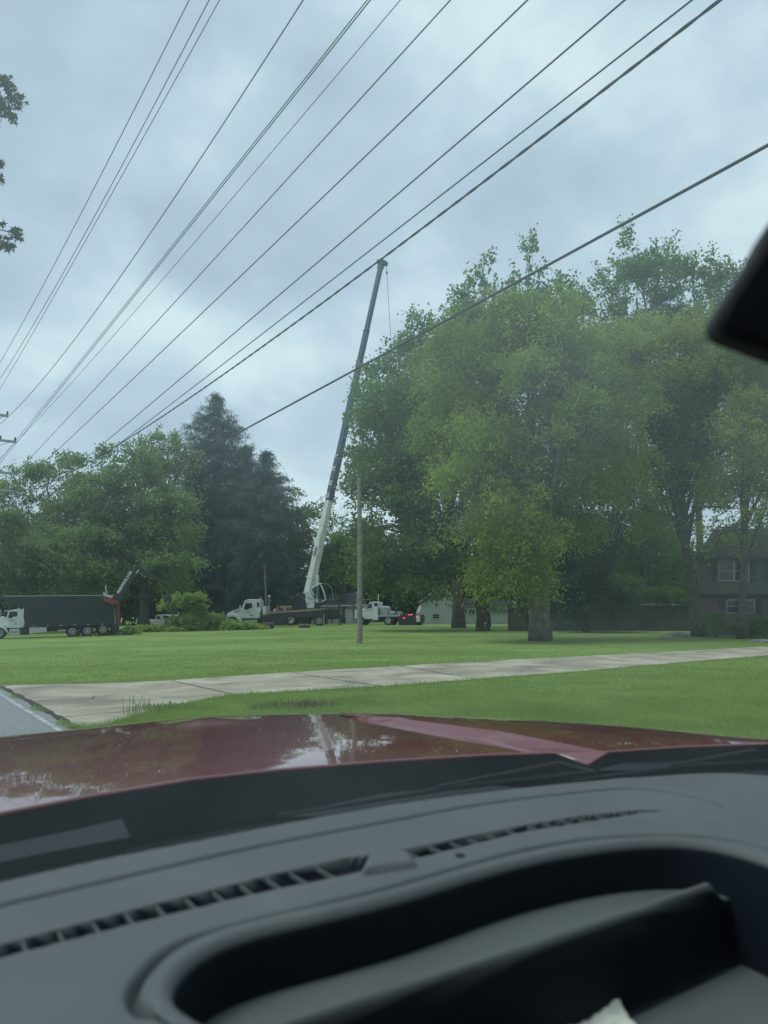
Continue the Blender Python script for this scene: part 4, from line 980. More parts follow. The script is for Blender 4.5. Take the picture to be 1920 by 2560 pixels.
def window(o, k, l, y=-.05, shutters=None, mull=True):
    (u0, v0), (u1, v1) = l
    f = P(o, 'window', [(u0, v0), (u1, v0), (u1, v1), (u0, v1)], y - .03, y + .02, M_TRIM, .01, k)
    e_ = 1.6
    um = (u0 + u1) / 2; vm = (v0 + v1) / 2
    for a, b in (((u0 + e_, v0 + e_), (u1 - e_, vm - .6)), ((u0 + e_, vm + .6), (u1 - e_, v1 - e_))):
        P(f, 'pane', [a, (b[0], a[1]), b, (a[0], b[1])], y - .05, y - .02, M_DGLASS, 0, k)
    for s in shutters or []:
        P(o, 'shutter', [(s[0], v0 - 1), (s[1], v0 - 1), (s[1], v1 + 2), (s[0], v1 + 2)], y - .04, y + .03, M_SHUT, .01, k)
window(wh, KH, ((1080, 1534), (1100, 1547)))
window(wh, KH, ((1168, 1522), (1188, 1536)), y=-.45)
KR = Plane(1850, Y=50, yaw=-0.41)
hr = empty('siding_house', KR.O, KR.yaw, 'two storey house with tan siding above brick at the right edge', 'house')
MB().prism(KR.px([(1752, 1594), (1752, 1487), (2150, 1487), (2150, 1594)]), .4, 7).build('brick_wall', M_BRICK, hr)
MB().prism(KR.px([(1747, 1487), (1747, 1396), (2150, 1396), (2150, 1487)]), 0, 7).build('siding_wall', M_SIDET, hr)
roof_slab(KR, hr, (1738, 1395), (2180, 1395), (1785, 1322), (2150, 1318), 3.5, M_ROOFB)
P(hr, 'fascia', [(1738, 1393.5), (2180, 1393.5), (2180, 1400), (1738, 1400)], -.62, -.5, M_SHUT, 0, KR)
P(hr, 'belt_board', [(1747, 1484), (2150, 1484), (2150, 1489), (1747, 1489)], -.06, 0, M_SHUT, 0, KR)
window(hr, KR, ((1795, 1402), (1835, 1453)), shutters=[(1779, 1794)]); window(hr, KR, ((1835.5, 1402), (1873, 1453)), shutters=[(1874, 1888)])
window(hr, KR, ((1816, 1499), (1848, 1533)), y=.35, shutters=[(1797, 1814)]); window(hr, KR, ((1850, 1499), (1888, 1533)), y=.35, shutters=[(1889, 1905)])
window(hr, KR, ((1925, 1402), (1965, 1453)), shutters=[(1912, 1924)])
# fence
KF = Plane(1520, Y=62, yaw=0)
fe = empty('wooden_fence', KF.O, 0, 'dark brown board fence running behind the lawn to the siding house', 'fence')
fb = MB()
z0, z1 = KF(1520, 1568)[1], KF(1520, 1515)[1]
x = KF(1270, 1560)[0]; x1 = KF(1775, 1560)[0]
while x < x1:
    fb.box((x, random.uniform(0, .01), -.1), (x + .135, .03, z1 + random.uniform(-.02, .02))); x += .15
fb.build('boards', M_FENCE, fe)
MB().box((KF(1270, 1560)[0], -.03, z1 - .05), (x1, .08, z1 + .04)).build('cap_rail', M_FENCE, fe)
KS = Plane(1655, Y=72, yaw=0)
cs_ = empty('garden_canopy', KS.O, 0, 'pale grey low roof showing just above the dark fence', 'canopy')
MB().prism(KS.px([(1611, 1513), (1640, 1509), (1668, 1504.5), (1700, 1513)]), 0, 3).build('roof', mat('canopy_roof', (.4, .43, .44), .6), cs_)
for u_ in (1615, 1696):
    c = KS(u_, 1513); MB().box((c[0] - .05, .2, 0), (c[0] + .05, .3, c[1])).build('post', M_TRIM, cs_)
# flat rocks edging the bed by the locust
def rock(u, v, rw, rh, label, seed):
    p = gnd(u, v); g = MB(); r = random.Random(seed)
    bmx = bmesh.new(); bmesh.ops.create_icosphere(bmx, subdivisions=3, radius=1)
    for vv in bmx.verts:
        n_ = 1 + .25 * mnoise.noise(vv.co * 1.6 + Vector((seed, 0, 0))) + .08 * mnoise.noise(vv.co * 5)
        vv.co = Vector((vv.co.x * rw * n_, vv.co.y * rw * .6 * n_, vv.co.z * rh * n_))
    me = bpy.data.meshes.new('landscape_rock'); bmx.to_mesh(me); bmx.free(); me.materials.append(mat('stone', (.2, .2, .18), .9, var=.3, scale=4, bump=.5))
    o = bpy.data.objects.new('landscape_rock', me); col.objects.link(o); o.location = p + Vector((0, 0, rh * .35)); tag(o, label, 'rock')
rock(1695, 1592, .7, .22, 'pale flat rock lying left of the leaning locust trunk', 3)
rock(1665, 1597, .35, .1, 'small low rock beside the pale flat rock', 5)
rock(1905, 1606, .6, .12, 'flat pale rock at the right edge by the driveway', 8)

# ------------------------------------------------------------------ poles and wires
M_POLE = mat('weathered_pole', (.22, .205, .17), .9, var=.35, scale=6, bump=.6, bscale=20)
pb = gnd(899, 1609); ptp = at(897, 1196, pb.y)
po = empty('wooden_pole', pb, 0, 'bare weathered wooden pole without wires standing on the lawn', 'pole')
hh = ptp.z - pb.z
mbp = MB(); mbp.tube([(0, 0, -.2), (0, 0, 1), (0.0, 0, hh * .6), (ptp.x - pb.x, 0, hh)], [.145, .14, .12, .10], 16); mbp.build('shaft', M_POLE, po, smooth=False)
MB().tube([(-.13, -.05, .2), (-.13, -.05, 2.6)], .018, 6).build('ground_wire_guard', M_GREYP, po)
K7 = Plane(665, Y=97)
pl = empty('wooden_pole', K7.O, 0, 'distant slim utility pole in front of the dark spruces', 'pole')
a_ = K7(661, 1412); MB().tube([(K7(668, 1560)[0], 0, 0), (a_[0], 0, a_[1])], [.16, .11], 12).build('shaft', M_POLE, pl)
MB().tube([(a_[0] - .1, -.1, a_[1] - .3), (a_[0] + .1, -.1, a_[1] - .3)], .06, 6).build('insulator', M_TRIM, pl)

def onr(u, v, r):          # point on photo ray lying in the vertical plane r = const (car frame)
    d = ray(u, v); return C0 + d * (r / d.dot(RT))
def fr(p): return (p - C0).dot(FW), p.z
FP = 50.0
ends = {}
def wire(label, px3, r, rad, fmin=-14, fmax=FP, name='power_line', group='overhead wires along the road', wob=0.0):
    q = [fr(onr(u, v, r)) for u, v in px3]
    (f0, z0), (f1, z1), (f2, z2) = q
    co = np.polyfit([f0, f1, f2], [z0, z1, z2], 2)
    if co[0] < 0 or co[0] > .01:           # a hanging wire: keep a gentle sag
        a = min(max(co[0], .0002), .004); b = (z2 - z0 - a * (f2 ** 2 - f0 ** 2)) / (f2 - f0); co = np.array([a, b, z0 - a * f0 ** 2 - b * f0])
    pts = []; n = 70
    o0 = FW * 0
    for i in range(n + 1):
        f = fmin + (fmax - fmin) * i / n; z = float(np.polyval(co, f))
        p = FW * f + RT * r; p.z = z; pts.append(p)
    mbw = MB()
    if wob:
        P1, P2_ = [], []; m = 900
        for i in range(m + 1):
            f = fmin + (fmax - fmin) * i / m; p = FW * f + RT * r; p.z = float(np.polyval(co, f)); t = f * 9
            off = RT * math.cos(t) * wob + Vector((0, 0, math.sin(t) * wob)); P1.append(p + off); P2_.append(p - off)
        mbw.tube(P1, rad, 5); mbw.tube(P2_, rad, 5)
    else:
        mbw.tube(pts, rad, 6)
    base = pts[0].copy()
    mbw.v = [(x - base.x, y - base.y, z - base.z) for x, y, z in mbw.v]
    o = mbw.build(name, M_WIRE, None, smooth=True, loc=base)
    tag(o, label, 'wire', group)
    ends[label] = pts[-1]
    return o
WL = [
 ('leftmost thin wire, climbing from the left edge to the top of the sky', [(115, 700), (300, 344), (473, 0)], 3.6, .010),
 ('second thin wire from the left, close beside the third', [(148, 700), (300, 423), (523, 0)], 4.2, .011),
 ('third thin wire from the left, just right of the close pair partner', [(158, 700), (300, 448), (549, 0)], 4.35, .010),
 ('fourth wire from the left, medium weight, crossing the bright cloud', [(80, 980), (457, 463), (758, 0)], 5.2, .014),
 ('fifth wire from the left, thick dark pair running to the lower crossarm', [(144, 980), (560, 460), (926, 0)], 5.6, .013),
 ('thin wire converging with the thick dark pair at the crossarm', [(158, 980), (560, 520), (1001, 0)], 6.0, .009),
 ('seventh wire from the left, ending in the middle of the top edge', [(230, 980), (700, 441), (1126, 0)], 6.2, .013),
 ('eighth wire from the left, medium black cable right of the centre top', [(298, 980), (780, 505), (1319, 0)], 6.4, .014),
 ('wire passing above the crane tip with clear sky on both sides', [(412, 980), (960, 485), (1562, 0)], 6.6, .014),
 ('wire directly above the thick twisted cable over the crane tip', [(467, 980), (960, 572), (1730, 0)], 6.8, .013),
]
for l, p3, r_, rad in WL: wire(l, p3, r_, rad * .85)
wire('thick twisted cable crossing exactly at the crane tip', [(278, 1123), (961, 642), (1800, 0)], 6.9, .014, wob=.007)
wire('second strand of the thick dark pair running to the lower crossarm', [(138, 980), (545, 460), (918, 0)], 5.55, .010)
wire('lowest and thickest black cable passing over the locust crowns and behind the mirror', [(605, 1077), (1250, 713), (1920, 363)], 7.0, .018)
# service wire behind the crane
g_ = MB(); a_, b_ = at(760, 1261 + 12, 84), at(846, 1219, 84); c_ = at(560, 1330, 96); d_2 = at(960, 1150, 80)
pts = [c_, a_.lerp(c_, .45) + Vector((0, 0, -.5)), a_, b_, d_2]; base = pts[0].copy()
g_.tube([p - base for p in pts], .03, 5)
tag(g_.build('service_wire', M_WIRE, None, loc=base), 'thin service wire slanting past the dark foot of the boom between spruce and maple', 'wire')
# roadside pole with four crossarms, at the left edge
rp0 = FW * FP + RT * 5.3; rp0.z = gz(rp0.x)
up = empty('utility_pole', rp0, TH, 'roadside utility pole at the left edge with four crossarms reaching into view', 'utility pole')
topz = 17.5
MB().tube([(0, 0, -.2), (0, 0, topz)], [.19, .12], 14).build('shaft', M_POLE, up)
for (u_, v_) in ((20, 1040), (40, 1105), (35, 1184), (37, 1228)):
    d = ray(u_, v_); t = FP / d.dot(FW); p = C0 + d * t; rr_ = p.dot(RT) - 5.3; zz_ = p.z - rp0.z
    ca = MB().box((-rr_, -.06, zz_ - .07), (rr_, .06, zz_ + .07)).build('crossarm', M_GREYP, up, bevel=.01)
    for s in (-1, -.5, .5, .97):
        MB().tube([(s * rr_, 0, zz_ + .07), (s * rr_, 0, zz_ + .14), (s * rr_, 0, zz_ + .2), (s * rr_, 0, zz_ + .27)], [.05, .07, .045, .06], 8).build('insulator', M_BLACK, ca)
    MB().tube([(.05, .1, zz_ - .7), (rr_ * .8, .05, zz_ - .05)], .02, 5).tube([(-.05, .1, zz_ - .7), (-rr_ * .8, .05, zz_ - .05)], .02, 5).build('brace', M_GREYP, ca)

# ------------------------------------------------------------------ maple hanging into the top left
def near_maple():
    base = Vector((-13.5, 6.0, gz(-13.5)))
    o = empty('maple_tree', base, 0, 'near maple across the road whose dark leafy sprays enter at the upper left edge', 'tree')
    Y = 11.0; rng = np.random.default_rng(77); mb = MB()
    crown_c = Vector((0, 0, 7.5))
    mb.tube([(0, 0, -.2), (.1, 0, 2.5), (.2, .1, 5.5), (.3, .2, 9)], [.32, .27, .22, .1], 12)
    star = []
    for i in range(10):
        a = math.pi * 2 * i / 10; rr_ = (1.0, .42)[i % 2] * (1.0 if i in (0, 2, 8) else .72)
        star.append((math.cos(a) * rr_, math.sin(a) * rr_))
    star = np.array(star) * 0.5
    Vs = []
    cl = [(15, 215, 26, 34, 46), (38, 250, 30, 26, 42), (5, 265, 34, 46, 60), (28, 295, 16, 20, 22), (-40, 250, 50, 80, 150), (-35, 420, 42, 50, 110), (2, 410, 12, 12, 10), (4, 445, 6, 22, 7),
          (5, 560, 8, 16, 9), (38, 583, 24, 20, 34), (15, 610, 34, 20, 38), (-50, 590, 50, 50, 120), (-120, 330, 90, 260, 500)]
    for (u, v, ru, rv, n) in cl:
        c = at(u, v, Y) - base; k = Y / F
        st = Vector((.2, .1, 5.5 + 1.5 * rng.random()))
        m_ = st.lerp(c, .5) + Vector((0, 0, .6))
        mb.tube([st, m_, c], [.07, .04, .008], 6)
        for i in range(n):
            d = nrm(rng.normal(0, 1, 3)) * rng.random() ** .45
            p = np.array(c) + d * np.array([ru * k, (ru + rv) * .5 * k, rv * k])
            s = rng.uniform(.075, .14)
            ax = nrm(rng.normal(0, .6, 3) + np.array([0, 0, -1.0])); sd_ = nrm(np.cross(ax, rng.normal(0, 1, 3)))
            Vs.append(p + (star[:, :1] * ax + star[:, 1:] * sd_) * s * 1.3)
            if i % 4 == 0: mb.tube([c, Vector(p)], [.006, .004], 3, cap=False)
    # the rest of the crown, outside the frame
    for i in range(3500):
        d = nrm(rng.normal(0, 1, 3)) * rng.random() ** .35; p = np.array(crown_c) + d * np.array([4.2, 4.2, 3.2])
        if (base + Vector(p)).x / max(.1, (base + Vector(p)).y) > -0.62: continue
        ax = nrm(rng.normal(0, .6, 3) + np.array([0, 0, -1.0])); sd_ = nrm(np.cross(ax, rng.normal(0, 1, 3)))
        Vs.append(p + (star[:, :1] * ax + star[:, 1:] * sd_) * .2)
    quads_mesh('crown', np.concatenate(Vs), leafmat('leaf_near_maple', (.03, .055, .02), (.06, .09, .035), .12, 1.0), o, k=10)
    mb.build('trunk', M_BARK, o)
near_maple()

# ------------------------------------------------------------------ the car we sit in
CAR = empty('car', (0, 0, CAMH), TH, 'car we look out of, with red hood, dark grey dashboard and windshield', 'car')
# local frame: x = right (r), y = forward (f), z relative to the camera
def vr(u, v):
    d = ray(u, v); return Vector((d.dot(RT), d.dot(FW), d.z))
def vp(u, v, z):
    d = vr(u, v); t = z / d.z; return Vector((d.x * t, d.y * t, z))
def paint():
    m, t, b = nodes('red_car_paint')
    b.inputs['Base Color'].default_value = (0.15, 0.007, 0.012, 1); b.inputs['Roughness'].default_value = 0.32
    b.inputs['Metallic'].default_value = 0.0; b.inputs['Specular IOR Level'].default_value = 0.2
    b.inputs['Coat Weight'].default_value = 1.0; b.inputs['Coat Roughness'].default_value = 0.015; b.inputs['Coat IOR'].default_value = 1.9
    tcn = t.nodes.new('ShaderNodeTexCoord'); n = t.nodes.new('ShaderNodeTexNoise'); n.inputs['Scale'].default_value = 9; n.inputs['Detail'].default_value = 2
    t.links.new(tcn.outputs['Object'], n.inputs[0]); bp = t.nodes.new('ShaderNodeBump'); bp.inputs['Strength'].default_value = .05; bp.inputs['Distance'].default_value = .01
    t.links.new(n.outputs[0], bp.inputs['Height']); t.links.new(bp.outputs[0], b.inputs['Coat Normal'])
    return m
M_PAINT = paint()
M_DASH = mat('dash_vinyl', (0.105, 0.116, 0.120), 0.62, var=0.05, scale=4, bump=0.3, bscale=700, spec=.5)
def dusty(m):
    t = m.node_tree; b = t.nodes['Principled BSDF']; src = b.inputs['Base Color'].links[0].from_socket
    tcn = t.nodes.new('ShaderNodeTexCoord'); n = t.nodes.new('ShaderNodeTexNoise'); n.inputs['Scale'].default_value = 170; n.inputs['Detail'].default_value = 1
    n2 = t.nodes.new('ShaderNodeTexNoise'); n2.inputs['Scale'].default_value = 7; n2.inputs['Detail'].default_value = 6
    t.links.new(tcn.outputs['Object'], n.inputs[0]); t.links.new(tcn.outputs['Object'], n2.inputs[0])
    r = t.nodes.new('ShaderNodeMapRange'); r.inputs[1].default_value = .72; r.inputs[2].default_value = .80; r.inputs[4].default_value = .45
    r2 = t.nodes.new('ShaderNodeMapRange'); r2.inputs[1].default_value = .45; r2.inputs[2].default_value = .75; r2.inputs[4].default_value = .13
    t.links.new(n.outputs[0], r.inputs[0]); t.links.new(n2.outputs[0], r2.inputs[0])
    a = t.nodes.new('ShaderNodeMath'); t.links.new(r.outputs[0], a.inputs[0]); t.links.new(r2.outputs[0], a.inputs[1])
    mm = t.nodes.new('ShaderNodeMix'); mm.data_type = 'RGBA'; mm.inputs[7].default_value = (.28, .29, .27, 1)
    t.links.new(a.outputs[0], mm.inputs[0]); t.links.new(src, mm.inputs[6]); t.links.new(mm.outputs[2], b.inputs['Base Color'])
dusty(M_DASH)
M_PLAS = mat('black_plastic', (0.009, 0.011, 0.014), 0.6, var=.1, spec=.3)
M_COWL = mat('cowl_plastic', (0.028, 0.033, 0.036), 0.5, var=.25, scale=3)
M_HEAD = mat('headliner', (0.03, 0.03, 0.03), 0.95)
def ip(x, xp, fp): return float(np.interp(x, xp, fp))
sil = ([-400, -200, 0, 191, 300, 405, 555, 752, 850, 960, 1336, 1527, 1700, 1920, 2100, 2400], [1872, 1857, 1841, 1823, 1812, 1800, 1788, 1784.5, 1784, 1784, 1800, 1813, 1826, 1849, 1870, 1910])
rear = ([-400, -200, 0, 200, 480, 700, 960, 1200, 1390], [2125, 2078, 2034, 1995, 1948, 1924, 1903, 1888, 1882])
Uln = ([850, 1000, 1250, 1520], [1786, 1796, 1828, 1880]); Lln = ([850, 900, 1200, 1390], [1786.5, 1797, 1846, 1882])
rearC = ([1520, 1700, 1920, 2100, 2400], [1880, 1868, 1860, 1858, 1862])
zA_rear = lambda u: -.335; zA_far = lambda u: ip(u, [-400, 0, 600, 850, 1250], [-.385, -.385, -.375, -.358, -.346])
zC = lambda u: ip(u, [850, 1000, 1200, 1520, 1920, 2400], [-.352, -.338, -.327, -.322, -.30, -.29])
def ruled(name, near, far, m, prof=None, drop=None, n=24):
    g = MB(); cols = len(near)
    for a, b in zip(near, far):
        for j in range(n + 1):
            s = j / n; p = a.lerp(b, s)
            if prof: p.z += prof(s, a, b)
            g.v.append(tuple(p))
        if drop:
            d = Vector((b.x - a.x, b.y - a.y, 0)).normalized()
            for q, dz in ((.04, -.006), (.10, -.03), (.18, -.10), (.22, -.45)): g.v.append(tuple(b + d * q + Vector((0, 0, dz))))
    H_ = n + 1 + (4 if drop else 0)
    for i in range(cols - 1):
        for j in range(H_ - 1):
            k = i * H_ + j; g.f.append((k, k + H_, k + H_ + 1, k + 1))
    return g.build(name, m, CAR, smooth=True)
us = list(np.linspace(-400, 850, 40)); nA = [vp(u, ip(u, *rear), -.335) for u in us]; fA = [vp(u, ip(u, *sil), zA_far(u)) for u in us]
us2 = list(np.linspace(850, 1385, 24)); nA2 = [vp(u, ip(u, *rear), ip(u, [850, 1390], [-.335, -.345])) for u in us2]; fA2 = [vp(u, ip(u, *Lln), zA_far(u)) for u in us2]
def profA(s, a, b):
    dz = b.z - a.z           # replace straight fall by a crowned one: flat at the rear, falling at the front
    p = a.lerp(b, s)
    return -dz * s + dz * s ** 1.7 + .016 * math.exp(-((p.x - BC.x) / .11) ** 2 - ((p.y - BC.y) / .10) ** 2)
BC = vp(515, 1806, -.36)
hood = ruled('hood', nA, fA, M_PAINT, profA, drop=True)
ruled('hood_centre', nA2, fA2, M_PAINT, lambda s, a, b: -(b.z - a.z) * s + (b.z - a.z) * s ** 2).parent = hood
bl_ = ruled('hood_crease', [vp(ip(t, [0, 1], [850, 1390]), ip(ip(t, [0, 1], [850, 1390]), *Lln), zA_far(ip(t, [0, 1], [850, 1390]))) for t in np.linspace(0, 1, 24)],
            [vp(ip(t, [0, 1], [850, 1520]), ip(ip(t, [0, 1], [850, 1520]), *Uln), zC(ip(t, [0, 1], [850, 1520]))) for t in np.linspace(0, 1, 24)], M_PAINT, n=6); bl_.parent = hood
g = MB(); a_, b_, c_ = vp(1390, 1882, -.346), vp(1520, 1880, -.322), vp(1470, 1911, -.352)
g.add([a_, b_, c_], [(0, 2, 1)]); o = g.build('hood_crease', M_PAINT, hood)
us3 = list(np.linspace(850, 1520, 26)) + list(np.linspace(1545, 2400, 24))
nC = [vp(u, ip(u, *Uln) if u <= 1520 else ip(u, *rearC), zC(u)) for u in us3]; fC = [vp(u, ip(u, *sil), zC(u) - .02) for u in us3]
ruled('hood_side', nC, fC, M_PAINT, lambda s, a, b: .02 * s - .02 * s ** 2.2, drop=True).parent = hood
# rolled rear edge of the hood
edge = [vp(u, ip(u, *rear) + 1.5, ip(u, [850, 1390], [-.337, -.347])) for u in np.linspace(-400, 1390, 60)] + [vp(1470, 1912, -.354)] + [vp(u, ip(u, *rearC) + 1.5, zC(u) - .003) for u in np.linspace(1520, 2400, 30)]
MB().tube(edge, .0045, 8).build('hood_edge', M_PAINT, hood, smooth=True)
g = MB(); L_ = []
for p in edge: L_ += [p + Vector((0, 0, -.002)), p + Vector((0, .02, -.14))]
g.add(L_, [(2 * i, 2 * i + 1, 2 * i + 3, 2 * i + 2) for i in range(len(edge) - 1)]); g.build('hood_underside', M_PLAS, hood)
# ---- dashboard as a relief over (r, f)
ZD = -.30
def pl_(pts, z=ZD): return np.array([[vp(u, v, z).x, vp(u, v, z).y] for u, v in pts])
front = pl_([(-500, 2345), (-250, 2268), (0, 2206), (240, 2152), (480, 2105), (720, 2058), (960, 2015), (1200, 1982), (1440, 1956), (1680, 1937), (1920, 1921), (2300, 1912)])
seam = pl_([(-300, 2345), (0, 2262), (255, 2203), (637, 2116), (960, 2054), (1150, 2018), (1307, 1995), (1450, 1979), (1560, 1970), (1640, 1975), (1712, 1987), (1770, 2000), (1811, 2015)])
vu = [(-300, 2447), (0, 2359), (347, 2267), (694, 2180), (868, 2142), (960, 2131), (1307, 2061), (1450, 2038), (1597, 2023), (1690, 2026)]
vl = [(1600, 2034), (1539, 2044), (1307, 2081), (1047, 2146), (960, 2166), (868, 2189), (637, 2236), (347, 2307), (0, 2397), (-300, 2490)]
vent = pl_(vu + vl)
groove = pl_([(520, 2640), (440, 2562), (365, 2535), (341, 2515), (333, 2481), (359, 2434), (417, 2377), (492, 2340), (637, 2300), (960, 2221), (1249, 2139), (1400, 2106), (1568, 2088), (1770, 2092), (1920, 2119), (2100, 2175), (2300, 2260)])
W_ = [(760, 2760), (544, 2590), (450, 2545), (420, 2515), (414, 2481), (440, 2436), (509, 2380), (637, 2330), (960, 2255), (1249, 2170), (1420, 2132), (1568, 2112), (1712, 2108), (1828, 2126), (1920, 2156), (2100, 2225), (2300, 2330), (2900, 3300)]
def smooth(P, k=10):
    P = np.asarray(P, float); o = []
    for i in range(len(P) - 1):
        p0, p1, p2, p3 = P[max(i - 1, 0)], P[i], P[i + 1], P[min(i + 2, len(P) - 1)]
        for t in np.linspace(0, 1, k, endpoint=False):
            o.append(.5 * ((2 * p1) + (p2 - p0) * t + (2 * p0 - 5 * p1 + 4 * p2 - p3) * t * t + (3 * p1 - p0 - 3 * p2 + p3) * t ** 3))
    o.append(P[-1]); return np.array(o)
Wp = smooth(pl_(W_), 5); seam = smooth(seam, 4); groove = smooth(groove, 4); front = smooth(front, 3)
LIPZ = -.325
lip = pl_([(500, 2635), (665, 2562), (960, 2468), (1365, 2340), (1597, 2264), (1790, 2196), (1835, 2180), (1870, 2160), (1910, 2140)], LIPZ)
lipP = np.concatenate([lip, pl_([(2300, 2200), (2900, 2300), (3200, 3600), (400, 3600)], LIPZ)])
r0, r1, f0, f1_ = -.95, 1.62, .18, 1.12
dx = .0027
gx = np.arange(r0, r1, dx); gy = np.arange(f0, f1_, dx); X, Yg = np.meshgrid(gx, gy)
def dist(poly, closed=False):
    D = np.full(X.shape, 9.0); n = len(poly)
    for i in range(n if closed else n - 1):
        a, b = poly[i], poly[(i + 1) % n]; ab = b - a; L2 = max(1e-12, (ab ** 2).sum())
        t = np.clip(((X - a[0]) * ab[0] + (Yg - a[1]) * ab[1]) / L2, 0, 1)
        D = np.minimum(D, np.hypot(X - a[0] - t * ab[0], Yg - a[1] - t * ab[1]))
    return D
def sd_(poly):
    D = dist(poly, True); return np.where(inside([tuple(p) for p in poly], X, Yg), D, -D)
def S(x): x = np.clip(x, 0, 1); return x * x * (3 - 2 * x)
Z = np.full(X.shape, ZD)
frontf = np.interp(X, front[:, 0], front[:, 1]); 
Z -= .012 * S((Yg - frontf + .10) / .10) * 0
Z -= .013 * np.exp(-(dist(seam) / .0045) ** 2)
sv_ = sd_(vent); Z -= .016 * S((sv_ - .003) / .003)
# the panel between seam and vent dips slightly
Z -= .013 * np.exp(-(dist(groove) / .0045) ** 2)
dW = sd_(Wp); Z += .004 * np.exp(-((dW + .012) / .010) ** 2) * (dW < .02)
Z -= .055 * S((dW + .007) / .009)
dL = sd_(lipP)
trayarea = (dW > .004)
Z += np.where(trayarea, .024 * np.exp(-((dL + .010) / .0085) ** 2), 0) * S((dW - .015) / .03)
Z = np.where(trayarea, Z + (-.43 - Z) * S((dL + .004) / .010), Z)
# front drop towards the glass
Z -= .05 * S((Yg - frontf) / .010)
# passenger side falls away
Z -= .05 * np.clip((X - 1.25) / .4, 0, 1) ** 2
H_, W__ = X.shape
V = np.stack([X, Yg, Z], -1).reshape(-1, 3)
idx = np.arange(H_ * W__).reshape(H_, W__)
Fq = np.stack([idx[:-1, :-1], idx[:-1, 1:], idx[1:, 1:], idx[1:, :-1]], -1).reshape(-1, 4)
me = bpy.data.meshes.new('dashboard'); me.vertices.add(len(V)); me.vertices.foreach_set('co', V.astype(np.float32).ravel())
me.loops.add(Fq.size); me.loops.foreach_set('vertex_index', Fq.astype(np.int32).ravel()); me.polygons.add(len(Fq))
me.polygons.foreach_set('loop_start', np.arange(0, Fq.size, 4, dtype=np.int32)); me.update(calc_edges=True)
me.polygons.foreach_set('use_smooth', np.ones(len(Fq), bool)); me.materials.append(M_DASH)
shd = S((dW + .0045) / .003) * (1 - S((dW - .006) / .003))  # shade painted dark into tray walls, lip, vent slot, seam and groove
shd = np.maximum(shd, S((dL + .0065) / .003) * (1 - S((dL - .006) / .003)) * (dW > 0))
shd = np.maximum(shd, S((sv_ - .002) / .002))
shd = np.maximum(shd, .75 * np.exp(-(dist(seam) / .003) ** 2)); shd = np.maximum(shd, .75 * np.exp(-(dist(groove) / .003) ** 2))
la = me.attributes.new('recess_shade', 'FLOAT', 'POINT'); la.data.foreach_set('value', shd.astype(np.float32).ravel())
M_DASH2 = M_DASH.copy(); M_DASH2.name = 'dash_vinyl_shaded'
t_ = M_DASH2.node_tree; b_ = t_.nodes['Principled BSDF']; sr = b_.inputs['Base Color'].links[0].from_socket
aa = t_.nodes.new('ShaderNodeAttribute'); aa.attribute_name = 'recess_shade'; mm = t_.nodes.new('ShaderNodeMix'); mm.data_type = 'RGBA'; mm.inputs[7].default_value = (.011, .017, .025, 1)
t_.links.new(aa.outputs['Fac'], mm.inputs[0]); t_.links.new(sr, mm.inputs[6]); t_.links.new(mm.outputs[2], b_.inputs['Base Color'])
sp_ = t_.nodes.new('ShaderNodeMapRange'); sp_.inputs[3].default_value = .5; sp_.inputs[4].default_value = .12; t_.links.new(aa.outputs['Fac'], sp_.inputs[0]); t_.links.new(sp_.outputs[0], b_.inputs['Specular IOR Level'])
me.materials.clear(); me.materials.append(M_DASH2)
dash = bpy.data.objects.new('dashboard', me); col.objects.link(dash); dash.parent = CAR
MB().box((r0, f0 - .02, -.95), (r1, f0, -.44)).build('dashboard_front', M_PLAS, dash)
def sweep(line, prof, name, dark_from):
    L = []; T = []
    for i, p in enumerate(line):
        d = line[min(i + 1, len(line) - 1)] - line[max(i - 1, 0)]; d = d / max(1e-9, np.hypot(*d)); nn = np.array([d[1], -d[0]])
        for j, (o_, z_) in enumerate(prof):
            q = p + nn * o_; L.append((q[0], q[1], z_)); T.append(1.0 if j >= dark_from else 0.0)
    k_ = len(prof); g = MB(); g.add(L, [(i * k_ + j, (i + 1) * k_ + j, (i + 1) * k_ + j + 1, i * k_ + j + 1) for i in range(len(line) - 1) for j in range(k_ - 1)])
    o = g.build(name, M_DASH2, dash, smooth=True); la = o.data.attributes.new('recess_shade', 'FLOAT', 'POINT'); la.data.foreach_set('value', T); return o
def even(line, step=.012):
    d = np.concatenate([[0], np.cumsum(np.hypot(*(np.diff(line, axis=0).T)))]); n = int(d[-1] / step); t = np.linspace(0, d[-1], n)
    q = np.stack([np.interp(t, d, line[:, 0]), np.interp(t, d, line[:, 1])], 1)
    for _ in range(6): q[1:-1] = (q[:-2] + 2 * q[1:-1] + q[2:]) / 4
    return q
sweep(even(Wp), [(-.016, ZD + .0030), (-.011, ZD + .0050), (-.006, ZD + .0050), (-.001, ZD + .0025), (.002, ZD - .002), (.0035, ZD - .007), (.0045, ZD - .014), (.0055, -.435)], 'tray_rim', 5)
